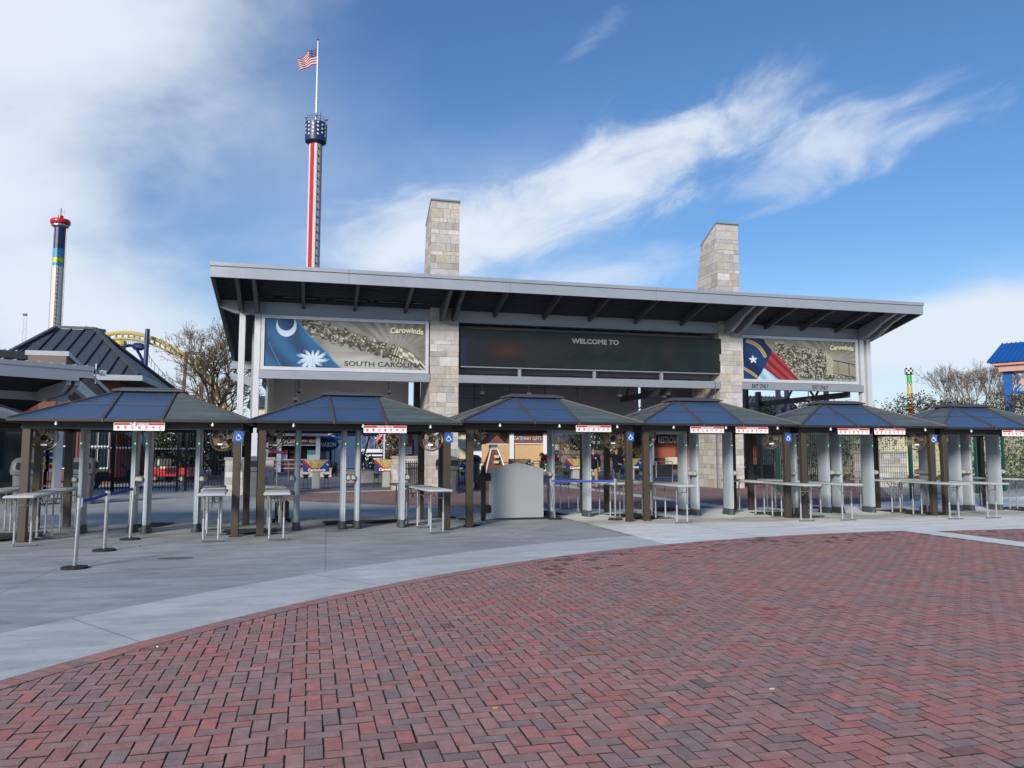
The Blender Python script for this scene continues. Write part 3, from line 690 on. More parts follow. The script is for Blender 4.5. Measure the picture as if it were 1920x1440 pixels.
# ---- rubber mats
MATS = [(-5.45, 16.75, 1.0, 1.5, R(10), 'under the leftmost complete gazebo'), (-3.35, 18.62, .62, .9, R(-15), 'behind the leftmost complete gazebo'),
        (-1.15, 16.62, 1.05, 1.0, R(4), 'between the two leftmost complete gazebos'), (1.15, 18.2, 1.7, .65, R(6), 'behind the second complete gazebo'),
        (5.75, 19.5, 1.1, 1.3, R(8), 'behind the grey gate'), (7.9, 18.0, .95, 1.7, R(10), 'between the two middle gazebos'), (9.55, 19.9, 1.1, 1.2, R(5), 'behind the fourth gazebo'),
        (11.7, 17.5, .95, 1.8, R(0), 'between fourth and fifth gazebo'), (13.6, 19.6, 1.4, .9, R(2), 'behind the fifth gazebo'),
        (15.45, 17.4, 1.0, 1.9, R(-4), 'left of the rightmost gazebo'), (19.3, 17.6, 1.2, 1.4, R(0), 'at the right edge of the photo')]
for x, y, w, l, rz, lab in MATS:
    mb = MB().box(-w / 2, w / 2, -l / 2, l / 2, 0.014, 0.026, bev=.004)
    for k in range(int(l / .05) - 1): mb.box(-w / 2 + .02, w / 2 - .02, -l / 2 + .04 + k * .05, -l / 2 + .055 + k * .05, 0.0262, 0.030)
    o = mb.build('rubber_mat', M['rubber']); o.location = (x, y, 0); o.rotation_euler = (0, 0, rz)
    tag(o, 'black ribbed rubber mat on the ground ' + lab, 'mat', 'black rubber mats on the concrete')

# ---- stanchions
def stanchion(x, y, lab, lean=(0, 0), belt=None, h=.97, grp='belt barrier posts'):
    t = thing('barrier_post', lab, 'barrier post', (x, y, 0.012 if x > 6 else 0), 0, grp)
    MB().lathe([(.178, 0), (.180, .018), (.165, .030), (.05, .038), (.02, .042)], n=10).build('base', M['rubber'], t)
    tx, ty = lean
    MB().tube([(0, 0, .04), (tx, ty, h - .16)], .029, 14).build('pole', M['steel'], t, smooth=True)
    MB().tube([(tx, ty, h - .16), (tx * 1.15, ty * 1.15, h)], .034, 14).box(tx * 1.1 + .02, tx * 1.1 + .042, ty - .018, ty + .018, h - .13, h - .01).build('belt_head', M['chrome'], t, smooth=True)
    if belt:
        bx, by, bh = belt[0] - x, belt[1] - y, belt[2]; sag = .012; n = 14; q = []
        d = Vector((bx - tx, by - ty, 0)).normalized(); nn = Vector((-d.y, d.x, 0)) * .002
        top = []; 
        for k in range(n + 1):
            s = k / n; p = Vector((tx + (bx - tx) * s, ty + (by - ty) * s, (h - .055) + (bh - .055 - h + .055) * s - sag * 4 * s * (1 - s)))
            top.append([tuple(p - nn + Vector((0, 0, -.025))), tuple(p + nn + Vector((0, 0, -.025))), tuple(p + nn + Vector((0, 0, .025))), tuple(p - nn + Vector((0, 0, .025)))])
        MB().loft(top).build('belt', M['blue'], t)
    return t
stanchion(-3.13, 12.03, 'steel barrier post nearest to the camera, dark faceted base, blue belt', (.02, .0), (-3.23, 14.04, .97))
stanchion(-3.23, 14.04, 'steel barrier post in the middle of the blue belt line', (.01, 0), (-3.19, 15.7, .98))
stanchion(-3.19, 15.7, 'steel barrier post at the far end of the blue belt line, before a detector', (.02, .02))
stanchion(5.69, 17.9, 'leaning steel barrier post in front of the detector by the grey gate', (-.09, 0), (6.98, 17.25, .98))
stanchion(6.98, 17.25, 'upright steel barrier post beside the brown post, right end of a blue belt', (0, 0))
stanchion(3.30, 18.9, 'steel barrier post left of the tilted one, behind the trash bin side post', (0, 0))
stanchion(3.60, 18.35, 'tilted steel barrier post with blue band near the left stone pillar', (.10, 0))
stanchion(3.42, 16.75, 'steel barrier post half hidden behind the brown post left of the grey gate', (0, 0))
stanchion(-1.35, 33.5, 'thin steel barrier post beside the left stone planter wall', (0, 0))
stanchion(13.9, 33.0, 'steel barrier post right of the man in the dark coat', (0, 0))

# ---- grey gate
t = thing('gate', 'plain grey sheet metal gate with peaked top hinged on a black post', 'gate', (3.93, 17.88, 0))
MB().box(-.05, .05, -.05, .05, 0, 1.27, bev=.006).build('gate_post', M['black'], t)
MB().prism([(.14, .06), (1.47, .06), (1.47, 1.21), (.82, 1.36), (.14, 1.21)], 'y', .0, .05).build('gate_panel', mat('satin grey gate sheet', (.30, .325, .34), .5, .1, var=.05, scale=1), t)
for z in (.28, 1.02):
    h_ = MB().box(.05, .17, -.045, .0, z - .09, z + .09, bev=.01)
    for zz in (-.05, 0, .05): h_.tube([(.12, -.05, z + zz), (.12, -.045, z + zz)], .01, 6)
    h_.build('hinge', M['black'], t)

# ---- small black case on a table leg side, ground details
t = thing('trolley_case', 'black upright trolley case standing behind a folding table', 'case', (-.62, 18.6, 0), R(5))
MB().box(-.15, .15, -.11, .11, .05, .50, bev=.03).build('case_body', M['black'], t)
MB().tube([(-.09, .08, .48), (-.09, .08, .82), (.09, .08, .82), (.09, .08, .48)], .010, 6).build('pull_handle', M['steel'], t)
for s in (-1, 1): MB().tube([(s * .14, .08, .045), (s * .20, .08, .045)], .045, 12).build('wheel', M['rubber'], t)
MB().box(.0, .09, -.117, -.111, .24, .26).box(-.11, -.06, -.117, -.111, .18, .34).build('label_patch', mat('faded label', (.12, .13, .05), .6), t)
o = MB().lathe([(.26, 0), (.26, .004), (.20, .007), (.19, .003), (.12, .003), (.001, .004)], (0, 0, 0), 28).build('floor_cover', mat('stained cover', (.13, .135, .14), .6, var=.3, scale=9)); o.location = (*G(328, 1047), .001); o.scale = (1, .55, 1)
tag(o, 'round flush cover in the grey concrete near the front barrier posts', 'cover')

# ================================================================== ENTRANCE BUILDING
def clip(poly, a, b, c):
    """keep a*x+b*y<=c"""
    out = []
    for i in range(len(poly)):
        p, q = poly[i], poly[(i + 1) % len(poly)]; dp = a * p[0] + b * p[1] - c; dq = a * q[0] + b * q[1] - c
        if dp <= 0: out.append(p)
        if (dp < 0 < dq) or (dq < 0 < dp):
            s = dp / (dp - dq); out.append((p[0] + (q[0] - p[0]) * s, p[1] + (q[1] - p[1]) * s))
    return out
STC = [hexc(188, 184, 177), hexc(180, 174, 166), hexc(172, 168, 163), hexc(187, 178, 165), hexc(176, 171, 170), hexc(198, 195, 190), hexc(168, 162, 156), hexc(182, 172, 158), hexc(190, 186, 182), hexc(184, 181, 177)]
def stones(mb, O, u, v, n, outline, rows, thick=.02, seed=1):
    """courses of cut stone on a convex outline (in u,v), each stone its own proud block"""
    r = random.Random(seed); O, u, v, n = Vector(O), Vector(u), Vector(v), Vector(n)
    xs = [p[0] for p in outline]; ys = [p[1] for p in outline]; cen = (sum(xs) / len(xs), sum(ys) / len(ys)); y = min(ys)
    edges = []
    for i in range(len(outline)):
        p, q = outline[i], outline[(i + 1) % len(outline)]; a, b = q[1] - p[1], -(q[0] - p[0]); c = a * p[0] + b * p[1]
        if a * cen[0] + b * cen[1] > c: a, b, c = -a, -b, -c
        edges.append((a, b, c))
    k = 0
    while y < max(ys):
        hh = rows[k % len(rows)]; k += 1; x = min(xs)
        while x < max(xs):
            w = r.choice([.2, .3, .38, .5, .62, .75]) if hh > .2 else r.choice([.15, .35, .5, .7]); w = min(w, max(xs) - x)
            if max(xs) - (x + w) < .13: w = max(xs) - x
            cells = [(x, y, w, hh)]
            if hh > .42 and r.random() < .3: cells = [(x, y, w, hh * .5), (x, y + hh * .5, w, hh * .5)]
            for (cx_, cy_, cw, ch) in cells:
                g = .005; poly = [(cx_ + g, cy_ + g), (cx_ + cw - g, cy_ + g), (cx_ + cw - g, cy_ + ch - g), (cx_ + g, cy_ + ch - g)]
                for e in edges:
                    poly = clip(poly, *e)
                    if len(poly) < 3: break
                if len(poly) >= 3:
                    th = thick + r.uniform(-.005, .006); kk = r.uniform(.84, 1.1); col = tuple(c * kk for c in r.choice(STC))
                    mb.loft([[tuple(O + u * a + v * b) for a, b in poly], [tuple(O + u * a + v * b + n * th) for a, b in poly]], col=col)
            x += w
        y += hh
    return mb
ROWS = [.38, .20, .30, .18, .40, .26, .32, .17, .34]
eb = thing('entrance_building', 'long entrance canopy building with sloping silver roof on two tall stone pillars', 'building', (11.4, 31, 0))
def part(mb, name, m, **k): return mb.build(name, M[m] if isinstance(m, str) else m, eb, world=True, **k)
FB, RB = 28.5, 37.5                     # front and back of the roof
XL, XR = -3.57, 26.37
sl_ = .228
zt = lambda y: 8.27 - sl_ * (y - FB)
def stone_pillar(x0, x1, seed):
    prof = [(31.0, 0), (34.3, 0), (33.0, 9.3), (32.45, 11.3), (31.0, 12.0)]       # (y,z)
    part(MB().prism([(31.02, 0), (34.27, 0), (32.98, 9.3), (32.43, 11.27), (31.02, 11.96)], 'x', x0 + .02, x1 - .02), 'pillar_core', 'mortar')
    mb = MB()
    stones(mb, (x0, 31.02, 0), (1, 0, 0), (0, 0, 1), (0, -1, 0), [(0, 0), (x1 - x0, 0), (x1 - x0, 11.94), (0, 11.94)], ROWS, seed=seed)
    side = [(p[0] - 31.0, p[1]) for p in prof]
    stones(mb, (x0 + .02, 31.0, 0), (0, 1, 0), (0, 0, 1), (-1, 0, 0), side, ROWS, seed=seed + 1)
    stones(mb, (x1 - .02, 31.0, 0), (0, 1, 0), (0, 0, 1), (1, 0, 0), side, ROWS, seed=seed + 2)
    part(mb, 'pillar_stonework', 'attrstone')
    c = MB(); c.prism([(30.95, 11.99), (31.0, 12.06), (32.48, 11.37), (32.50, 11.30), (32.44, 11.29)], 'x', x0 - .03, x1 + .03)
    part(c, 'pillar_cap', 'silver')
stone_pillar(4.58, 5.76, 11); stone_pillar(17.62, 18.72, 31)
# roof: deck, fascia, rafters
part(MB().prism([(FB + .02, zt(FB) - .08), (RB, zt(RB) - .08), (RB, zt(RB) - .2), (FB + .02, zt(FB) - .2)], 'x', XL + .03, XR - .03), 'roof_deck', 'roofmetal')
rb = MB(); y = FB + .15
while y < RB - .1:                       # corrugation of the deck underside
    rb.box(XL + .06, XR - .06, y, y + .05, zt(y) - .245, zt(y) - .202); y += .15
part(rb, 'soffit', 'soffit')
f = MB().box(XL, XR, FB - .02, FB + .03, 7.74, 8.13); part(f, 'fascia', 'silver2')
f = MB().box(XL - .03, XR + .03, FB - .07, FB + .05, 8.135, 8.27); part(f, 'fascia_cap', 'silver2')
jn = MB()
for x in (1.2, 7.3, 13.4, 19.4): jn.box(x, x + .006, FB - .073, FB - .0705, 8.14, 8.26).box(x, x + .006, FB - .0235, FB - .0205, 7.75, 8.12)
part(jn, 'fascia_joint', 'darkrafter')
for x in (XL, XR - .12):                 # end rafters / rake boards
    part(MB().prism([(FB + .04, zt(FB) - .05), (RB, zt(RB) - .05), (RB, zt(RB) - .53), (FB + .04, zt(FB) - .53)], 'x', x, x + .12), 'rake_board', 'darkrafter')
part(MB().box(XL, XR, RB, RB + .05, zt(RB) - .5, zt(RB)), 'rear_fascia', 'darkrafter')
RAF = [-.42, 1.55, 3.56, 7.26, 9.42, 11.46, 13.59, 15.79, 20.02, 21.9, 23.74]
for x in RAF:
    part(MB().prism([(FB + .04, zt(FB) - .25), (RB, zt(RB) - .25), (RB, zt(RB) - .5), (FB + .04, zt(FB) - .5)], 'x', x - .06, x + .06), 'rafter', 'darkrafter')
for x in (-2.70, -2.12, 5.02, 5.52, 17.95, 18.5, 25.0, 25.5):
    P = [(FB + .04, 8.0), (31.0, zt(31) - .3), (30.99, 6.95), (30.5, 6.93), (30.0, 7.12), (29.4, 7.45), (FB + .04, 7.72)]
    part(MB().prism(P, 'x', x - .07, x + .07), 'bracket', 'darkrafter' if x < 10 else 'silver')
# beams
def armbeam(z0, z1, m):
    P = [(-2.95, z0), (25.75, z0), (26.37, z1 - .28), (26.37, z1), (-3.6, z1), (-3.6, z1 - .24)]
    part(MB().prism(P, 'y', 31.06, 31.4), 'upper_beam', m)
armbeam(6.93, 7.42, 'silver')
for a, b in ((-2.02, 4.58), (5.76, 17.62), (18.72, 25.1)): part(MB().box(a, b, 30.96, 31.3, 4.43, 4.75), 'lower_beam', 'silver')
part(MB().box(-3.6, 4.5, 37.1, 37.4, 5.4, 5.75), 'rear_beam', 'silver'); part(MB().box(5.9, 26.4, 37.1, 37.4, 5.4, 5.75), 'rear_beam', 'darkrafter')
for x in (-3.3,): part(MB().prism([(-3.6, 4.9), (-2.6, 4.55), (-2.6, 5.0), (-3.6, 5.2)], 'y', 37.0, 37.3), 'rear_arm', 'silver')
for x in (-2.78, -2.22, 25.05, 25.42): part(MB().box(x - .0, x + .22, 31.05, 31.27, 0, 6.929), 'column', 'whitecol')
for x in (-2.45, 24.7): part(MB().box(x, x + .18, 33.2, 33.4, 0, 7.1), 'column', 'silver')
for x in (-2.6, -2.1, 24.55, 25.1): part(MB().box(x, x + .2, 37.1, 37.3, 0, 5.39), 'rear_column', 'silver')
part(MB().box(24.3, 24.5, 38.6, 38.9, 0, 5.0).box(23.5, 23.7, 38.6, 38.9, 0, 5.2).box(22.7, 23.1, 38.4, 38.7, 0, 5.4), 'rear_column', 'darkrafter')
for x in (-1.9, 24.5): part(MB().box(x, x + .12, 31.3, 41.5 if x > 0 else 37.0, 4.18, 4.45), 'side_beam', 'darkrafter')
part(MB().box(15.2, 15.4, 31.4, 36.7, 4.15, 4.42), 'inner_truss', 'darkrafter')
for yy in (31.6, 34.0):
    tr = MB(); tr.beam((24.56, yy, 4.45), (24.56, yy + 1.1, 5.6), .08, .08).beam((24.56, yy + 2.2, 4.45), (24.56, yy + 1.1, 5.6), .08, .08); part(tr, 'truss_brace', 'darkrafter'); tr = MB(); tr.beam((15.3, yy, 4.42), (15.3, yy + 1.1, 5.7), .08, .08).beam((15.3, yy + 2.2, 4.42), (15.3, yy + 1.1, 5.7), .08, .08); part(tr, 'truss_brace', 'darkrafter')
# high rear walls
part(MB().box(-1.7, PY(766, 750, 36.8)[0], 36.8, 37.0, 3.0, 5.75).box(-1.75, -1.70, 31.45, 37.0, 3.0, 6.8), 'rear_wall', 'greywall'); part(MB().box(PY(776, 750, 36.5)[0], PY(787, 750, 36.5)[0], 36.3, 36.7, 2.2, 5.9), 'rear_column', 'darkrafter')
part(MB().box(5.9, PY(1197, 750, 36.8)[0], 36.8, 37.0, 3.0, 5.95), 'rear_wall', 'darkwall'); part(MB().box(PY(1204, 750, 36.8)[0], PY(1340, 750, 36.8)[0], 36.8, 37.0, 2.6, 5.95), 'rear_wall', 'darkwall'); part(MB().box(18.9, 20.5, 35.2, 35.4, 2.8, 6.6), 'rear_wall', 'darkwall')
wj = MB()
for x in (7.6, 9.4, 11.2, 12.9): wj.box(x, x + .02, 36.785, 36.799, 3.0, 5.4)
for z in (3.6, 4.2, 4.8): wj.box(5.9, 14.0, 36.787, 36.7985, z, z + .012)
part(wj, 'wall_joint', 'dark')
part(MB().box(-1.9, 4.5, 31.35, 31.45, 4.76, 6.92).box(5.8, 17.5, 31.7, 31.8, 4.9, 6.9).box(18.8, 25.0, 31.35, 31.45, 4.76, 6.92), 'sign_backing', 'darkwall')
for x in (8.35, 11.67, 14.8): part(MB().box(x - .06, x + .06, 31.0, 31.12, 4.752, 5.05), 'strut', 'silver')
part(MB().tube([(17.35, 30.96, 0), (17.35, 30.96, 4.7)], .02, 8), 'downpipe', 'darkrafter')
ls = MB()
for a, b in ((-1.55, .2), (.45, 2.1), (2.3, 3.55), (3.75, 4.5), (18.9, 20.1), (20.3, 21.9), (22.1, 23.4), (23.6, 24.8)):
    part(MB().box(a, b, 30.55, 30.72, 7.50, 7.60), 'strip_light_housing', 'black')

t_ = MB()
for a, b in ((-1.2, .1), (.75, 2.0), (2.45, 3.4), (3.8, 4.5), (19.0, 20.0), (20.6, 21.7), (22.3, 23.2), (23.8, 24.6)):
    k = a
    while k < b: t_.box(k, k + .02, 30.546, 30.5495, 7.52, 7.54); k += .045
part(t_, 'strip_light_lens', 'chrome')
# letters on the exit beam
em = MB(); text_mb(em, 'EXIT ONLY', (19.62, 30.958, 4.585), (1, 0, 0), (0, 0, 1), .19, .84, .003, bold=.02); text_mb(em, 'EXIT ONLY', (22.75, 30.958, 4.585), (1, 0, 0), (0, 0, 1), .19, .84, .003, bold=.02)
part(em, 'exit_lettering', 'black')

# hanging cameras
def hang_cam(x, y, ztop, zb, lab, dome=True):
    t = thing('hanging_camera', lab, 'security camera', (x, y, zb), 0, 'security cameras hanging on rods under the canopy')
    MB().tube([(0, 0, .1), (0, 0, ztop - zb)], .022, 8).build('rod', M['silver'], t)
    hs = MB().lathe([(.10, .12), (.12, .06), (.10, 0)], n=16).build('housing', M['detectoredge'], t, smooth=True)
    MB().lathe([(.085, 0), (.07, -.05), (.03, -.085), (.004, -.09)], n=16).build('dome', M['glass'], hs, smooth=True)
for (px, py, Yd, w) in ((554, 748, 33, 'leftmost one, under the palm billboard'), (560.5, 732, 34.5, 'second from left under the palm billboard'), (729, 734, 33.5, 'left of the left stone pillar'),
        (904, 737, 33.5, 'just right of the left stone pillar'), (992, 739, 33.5, 'above the third gazebo peak'), (1162, 742, 34, 'under the right half of the screen'), (1245, 744, 34, 'left of the right stone pillar'), (1516, 750, 33, 'under the right EXIT ONLY lettering')):
    x, z = PY(px, py, Yd); hang_cam(x, Yd, 6.0 if Yd > 33 else 5.0, z - .05, 'grey dome security camera on a rod, ' + w)

# ---------------------------------------------------------------- printed art
def art_grid(w, h, res): 
    n, m_ = int(w * res), int(h * res)
    x, y = np.meshgrid((np.arange(n) + .5) / res, (np.arange(m_) + .5) / res); return x, y
def fill(a, mask, c, k=1.0):
    k = mask * k if mask.dtype != bool else mask.astype(float) * k
    a[:] = a * (1 - k[..., None]) + np.array(c) / 255.0 * k[..., None]
def nse(x, y, s, seed=0, oct=4):
    r = np.random.default_rng(seed); v = 0; amp = 1; tot = 0
    for o in range(oct):
        g = r.random((64, 64)); fx, fy = x * s, y * s; i, j = np.floor(fx).astype(int), np.floor(fy).astype(int); a, b = fx - i, fy - j
        a = a * a * (3 - 2 * a); b = b * b * (3 - 2 * b); i %= 63; j %= 63
        v = v + amp * ((g[j, i] * (1 - a) + g[j, i + 1] * a) * (1 - b) + (g[j + 1, i] * (1 - a) + g[j + 1, i + 1] * a) * b); tot += amp; amp *= .5; s *= 2
    return v / tot
def rays(a, x, y, ox, oy, seed):
    th = np.arctan2(y - oy, x - ox); r = np.hypot(x - ox, y - oy); s = (np.sin(th * 26) > 0).astype(float)
    fill(a, s * np.clip((r - .15) * .9, 0, .5) * np.clip((x - .8) / 1.2, 0, 1), (112, 92, 64)); return r
def stamp_people(a, x, y, pts, seed, size=.055):
    r = np.random.default_rng(seed)
    for (px, py) in pts:
        for k in range(9):
            dx, dy = r.normal(0, size * .7, 2); sx_, sy_ = r.uniform(.25, .8, 2) * size; c = r.choice(4)
            col = [(58, 48, 34), (78, 66, 46), (190, 184, 160), (116, 106, 86)][c]; an = r.uniform(0, 3.1)
            X, Y = x - px - dx, y - py - dy; u, v = X * math.cos(an) + Y * math.sin(an), -X * math.sin(an) + Y * math.cos(an)
            fill(a, (u / sx_) ** 2 + (v / sy_) ** 2 < 1, col, .9)
        fill(a, ((x - px) ** 2 + (y - py - size * .4) ** 2) < (size * .33) ** 2, (226, 216, 184), .9)
def interp_x(y, pts):
    ys = [p[1] for p in pts]; xs = [p[0] for p in pts]; o = np.argsort(ys); return np.interp(y, np.array(ys)[o], np.array(xs)[o])
def folds(a, m, x, y, sl, f, lo, hi):
    t = .5 + .5 * np.sin((x + y * sl) * f + 1.5 * np.sin(y * 3)); fill(a, m * t * .75, hi); fill(a, m * (1 - t) ** 2 * .6, lo)
def art_palm():
    w, h = 3.0, 1.0; x, y = art_grid(w, h, 150); a = np.ones(x.shape + (3,)) * np.array((162, 158, 146)) / 255
    n = nse(x, y, 2.2, 3); fill(a, np.clip((n - .45) * 3, 0, .8), (126, 118, 104)); rays(a, x, y, 2.45, .35, 1)
    fill(a, np.clip(1 - np.hypot((x - 1.75) / 1.0, (y - .12) / .33), 0, 1), (206, 205, 190))
    fill(a, np.clip((x - 2.3) * .9, 0, 1) * np.clip((y - .35) * 2.2, 0, 1) * .55, (92, 76, 56))
    # train of riders
    ax, ay, bx, by = .62, .90, 2.52, .31; L = math.hypot(bx - ax, by - ay); ux, uy = (bx - ax) / L, (by - ay) / L
    s = (x - ax) * ux + (y - ay) * uy; d = -(x - ax) * uy + (y - ay) * ux; wv = .125 + .035 * np.sin(s * 9) + .03 * (nse(x, y, 12, 5) - .5)
    band = (s > -.1) & (s < L) & (np.abs(d) < wv); fill(a, band, (104, 90, 62), .85)
    fill(a, band & (nse(x, y, 16, 9) > .52), (64, 54, 38), .8); fill(a, band & (nse(x, y, 18, 12) > .60), (180, 172, 148), .7)
    pts = [(ax + ux * q + uy * o * -1, ay + uy * q + ux * o) for q in np.arange(.1, L - .15, .19) for o in (-.10, -.03, .04, .11)]
    stamp_people(a, x, y, pts, 4, .05)
    nose = ((s - L + .02) / .16) ** 2 + (d / .17) ** 2 < 1; fill(a, nose, (110, 96, 66)); fill(a, nose & (np.abs(np.sin(s * 60)) > .8), (222, 212, 170)); fill(a, nose & (np.abs(d + .05) < .02), (60, 50, 36))
    # track
    tx = np.clip((x - 2.5) / .5, 0, 1); yc = .36 - .34 * tx ** 1.7; tr_ = (x > 2.5) & (np.abs(y - yc) < .12 - .04 * tx)
    fill(a, tr_, (150, 138, 100)); fill(a, tr_ & (np.floor(x * 9) % 2 == np.floor((y - yc + .3) * 12) % 2), (222, 218, 190)); fill(a, (x > 2.5) & (np.abs(np.abs(y - yc) - .12 + .04 * tx) < .012), (96, 84, 58))
    # flag
    bxs = interp_x(y, [(.575, 1.0), (.66, .88), (.876, .60), (1.05, .42), (1.16, .30), (1.23, .19), (1.40, 0)]); fl = (x < bxs).astype(float)
    fill(a, fl, (10, 84, 140)); folds(a, fl, x, y, .55, 11, (6, 44, 92), (16, 104, 160)); fill(a, fl * (np.abs(x - bxs + .02) < .02), (40, 130, 190)); fill(a, fl * (np.abs(x - .02 - .28 * (1 - y * 1.6) ** 1) < .01) * (y < .5), (70, 150, 205), .6)
    o = np.hypot((x - .385) / 1.0, (y - .86) / 1.25) < .185; i_ = np.hypot((x - .375), (y - .95) / 1.3) < .150; fill(a, (o & ~i_).astype(float) * fl, (208, 226, 240))
    X, Y = x - .87, y - .17; th = np.arctan2(Y, X); r = np.hypot(X, Y); lobes = np.abs(np.cos(th * 5.5 + .4 + .5 * np.sin(r * 14))) ** .8; fr_ = .31 * (.42 + .58 * lobes) * (1 - .30 * np.abs(np.sin(th * 31 + r * 40)) ** 2) * (.82 + .18 * np.sin(th * 2.3 + 1))
    pm = (r < fr_).astype(float) * fl; fill(a, pm, (226, 238, 248)); fill(a, pm * (np.sin(th * 23) > .7), (140, 190, 224), .7); fill(a, ((np.abs(X) < .05 + .02 * np.sin(Y * 60)) & (Y < .02)).astype(float) * fl, (200, 222, 238), .8)
    return a
def art_star():
    w, h = 2.9, 1.05; x, y = art_grid(w, h, 130); a = np.ones(x.shape + (3,)) * np.array((162, 163, 150)) / 255
    fill(a, np.clip((nse(x, y, 2.4, 8) - .45) * 3, 0, .8), (150, 140, 104)); rays(a, x, y, 2.35, .5, 2)
    fill(a, np.clip((x - 2.1) * .9, 0, 1) * np.clip((y - .45) * 2.0, 0, 1) * .5, (96, 80, 60)); fill(a, np.clip(1 - np.hypot((x - 1.9) / 1.1, (y - .15) / .2), 0, 1) * .8, (206, 212, 190))
    fill(a, (x > .7) & (x < 2.3) & (y > .85 - .22 * (x - .7) - .62) & (y < .86 - .2 * (x - .7) - .12) & (nse(x, y, 14, 21) > .5), (112, 104, 78), .7)
    for i, cx0 in enumerate((.92, 1.26, 1.60, 1.94)):
        top = .98 - i * .06; bot = .30 - i * .035
        pts = [(cx0 + o + .06 * (top - yy), yy) for yy in np.arange(bot + .03, top - .04, .075) for o in (-.07, .03, .10)]
        fill(a, (np.abs(x - cx0 - .02) < .10) & (y > bot) & (y < top - .1) & (nse(x, y, 20, i) > .42), (70, 62, 46), .85); stamp_people(a, x, y, pts, 30 + i, .045)
    sh = (x > 2.13) & (x < 2.33) & (y > .18) & (y < .75 - (x - 2.13) * .9 + .1 * (y < .4)); fill(a, sh, (196, 190, 156)); fill(a, sh & (np.sin(x * 160 + y * 20) > .6), (140, 130, 98))
    yr = .55 - .17 * (x - 2.3); fill(a, (x > 2.3) & (np.abs(y - yr) < .014), (62, 50, 34)); fill(a, (x > 2.3) & (y < yr - .10) & (y > yr - .33), (160, 148, 110)); fill(a, (x > 2.3) & (np.abs(y - yr + .34) < .01), (60, 48, 34)); fill(a, (x > 2.3) & (y < yr) & (y > yr - .3) & (np.abs((x - 2.42) % .29) < .018), (70, 58, 40))
    rb_ = interp_x(y, [(.52, 1.05), (.62, .88), (.73, .76), (.91, .58), (1.11, .38), (1.24, .19), (1.42, 0)]); bl = interp_x(y, [(.52, 1.05), (.74, .74), (.66, .55), (.56, .36), (.46, .18), (.34, 0)])
    lw = interp_x(y, [(.53, .29), (.70, .16), (.90, 0)]); red = ((x < rb_) & (x >= bl)).astype(float); fill(a, red, (176, 34, 38)); folds(a, red, x, y, .95, 26, (104, 16, 30), (222, 62, 52))
    wh = ((x >= bl) & (x < lw) & (y < .29)).astype(float); fill(a, wh, (170, 206, 226)); folds(a, wh, x, y, .6, 20, (110, 170, 206), (216, 232, 240))
    blu = (x < np.minimum(bl, rb_)).astype(float); fill(a, blu, (12, 48, 108)); folds(a, blu, x, y, .6, 9, (8, 26, 70), (18, 62, 124))
    def ribbon(p0, p1, p2, wd, stripes):
        tt = np.linspace(0, 1, 60); dmin = np.full(x.shape, 9.)
        for t in tt:
            qx = (1 - t) ** 2 * p0[0] + 2 * t * (1 - t) * p1[0] + t * t * p2[0]; qy = (1 - t) ** 2 * p0[1] + 2 * t * (1 - t) * p1[1] + t * t * p2[1]; dmin = np.minimum(dmin, np.hypot(x - qx, y - qy))
        fill(a, dmin < wd, (206, 172, 96)); fill(a, (dmin < wd * .45) & (np.sin((x * 1.2 - y) * 90) > .1), (70, 56, 34), .8)
    ribbon((.14, .96), (.42, .92), (.56, .60), .045, 1); ribbon((.02, .27), (.16, .20), (.33, .07), .036, 1)
    th = np.arctan2(y - .50, x - .26); r = np.hypot(x - .26, y - .50); k = np.abs(((th - math.pi / 2 - .1) / (2 * math.pi / 5) + .5) % 1 - .5) * 2; fill(a, r < .105 * (1 - .62 * k), (222, 230, 236))
    return a
def shadow_text(parent, txt, O, h, w, m, back, arch=0.0, world=True):
    L = parent.location
    mb = MB(); text_mb(mb, txt, (O[0] + .02, O[1], O[2] - .02), (1, 0, 0), (0, 0, 1), h, w, .004, bold=.045, arch=arch); mb.build('logo_shadow', back, parent, world=True)
    mb = MB(); text_mb(mb, txt, O, (1, 0, 0), (0, 0, 1), h, w, .009, bold=.035, arch=arch); mb.build('logo_text', m, parent, world=True)
logo_light = mat('pale logo print', hexc(226, 224, 186), .5); logo_dark = mat('brown logo print', hexc(84, 74, 50), .6); let_dark = mat('charcoal lettering', hexc(48, 46, 44), .6)
def billboard(x0, x1, art, name, lab, sub, open_left=False):
    t = thing('billboard', lab, 'billboard', ((x0 + x1) / 2, 30.95, 4.76)); z0, z1, b = 4.765, 6.90, .13
    MB().box(x0, x1, 30.95, 31.05, z0, z0 + b).box(x0, x1, 30.95, 31.05, z1 - b, z1).box(x0, x0 + (b if not open_left else .05), 30.95, 31.05, z0 + b, z1 - b).box(x1 - b, x1, 30.95, 31.05, z0 + b, z1 - b).build('frame', M['whitecol'], t, world=True)
    xa, xb = x0 + (b if not open_left else .05), x1 - b
    MB().box(xa, xb, 31.0, 31.05, z0 + b, z1 - b).build('backing', M['white'], t, world=True)
    panel_mesh('printed_panel', art, (xa, 30.995, z0 + b), (1, 0, 0), (0, 0, 1), xb - xa, z1 - z0 - 2 * b, M['print'], t)
    W_ = xb - xa; H_ = z1 - z0 - 2 * b
    text_mb(MB(), sub, (xa + W_ * (.735 if not open_left else .74), 30.992, z0 + b + H_ * .105), (1, 0, 0), (0, 0, 1), H_ * .105, W_ * .50, .003, bold=.02).build('place_name', let_dark, t, world=True)
    shadow_text(t, 'Carowinds', (xa + W_ * .878, 30.99, z0 + b + H_ * .86), H_ * .125, W_ * .215, logo_light, logo_dark, arch=.05)
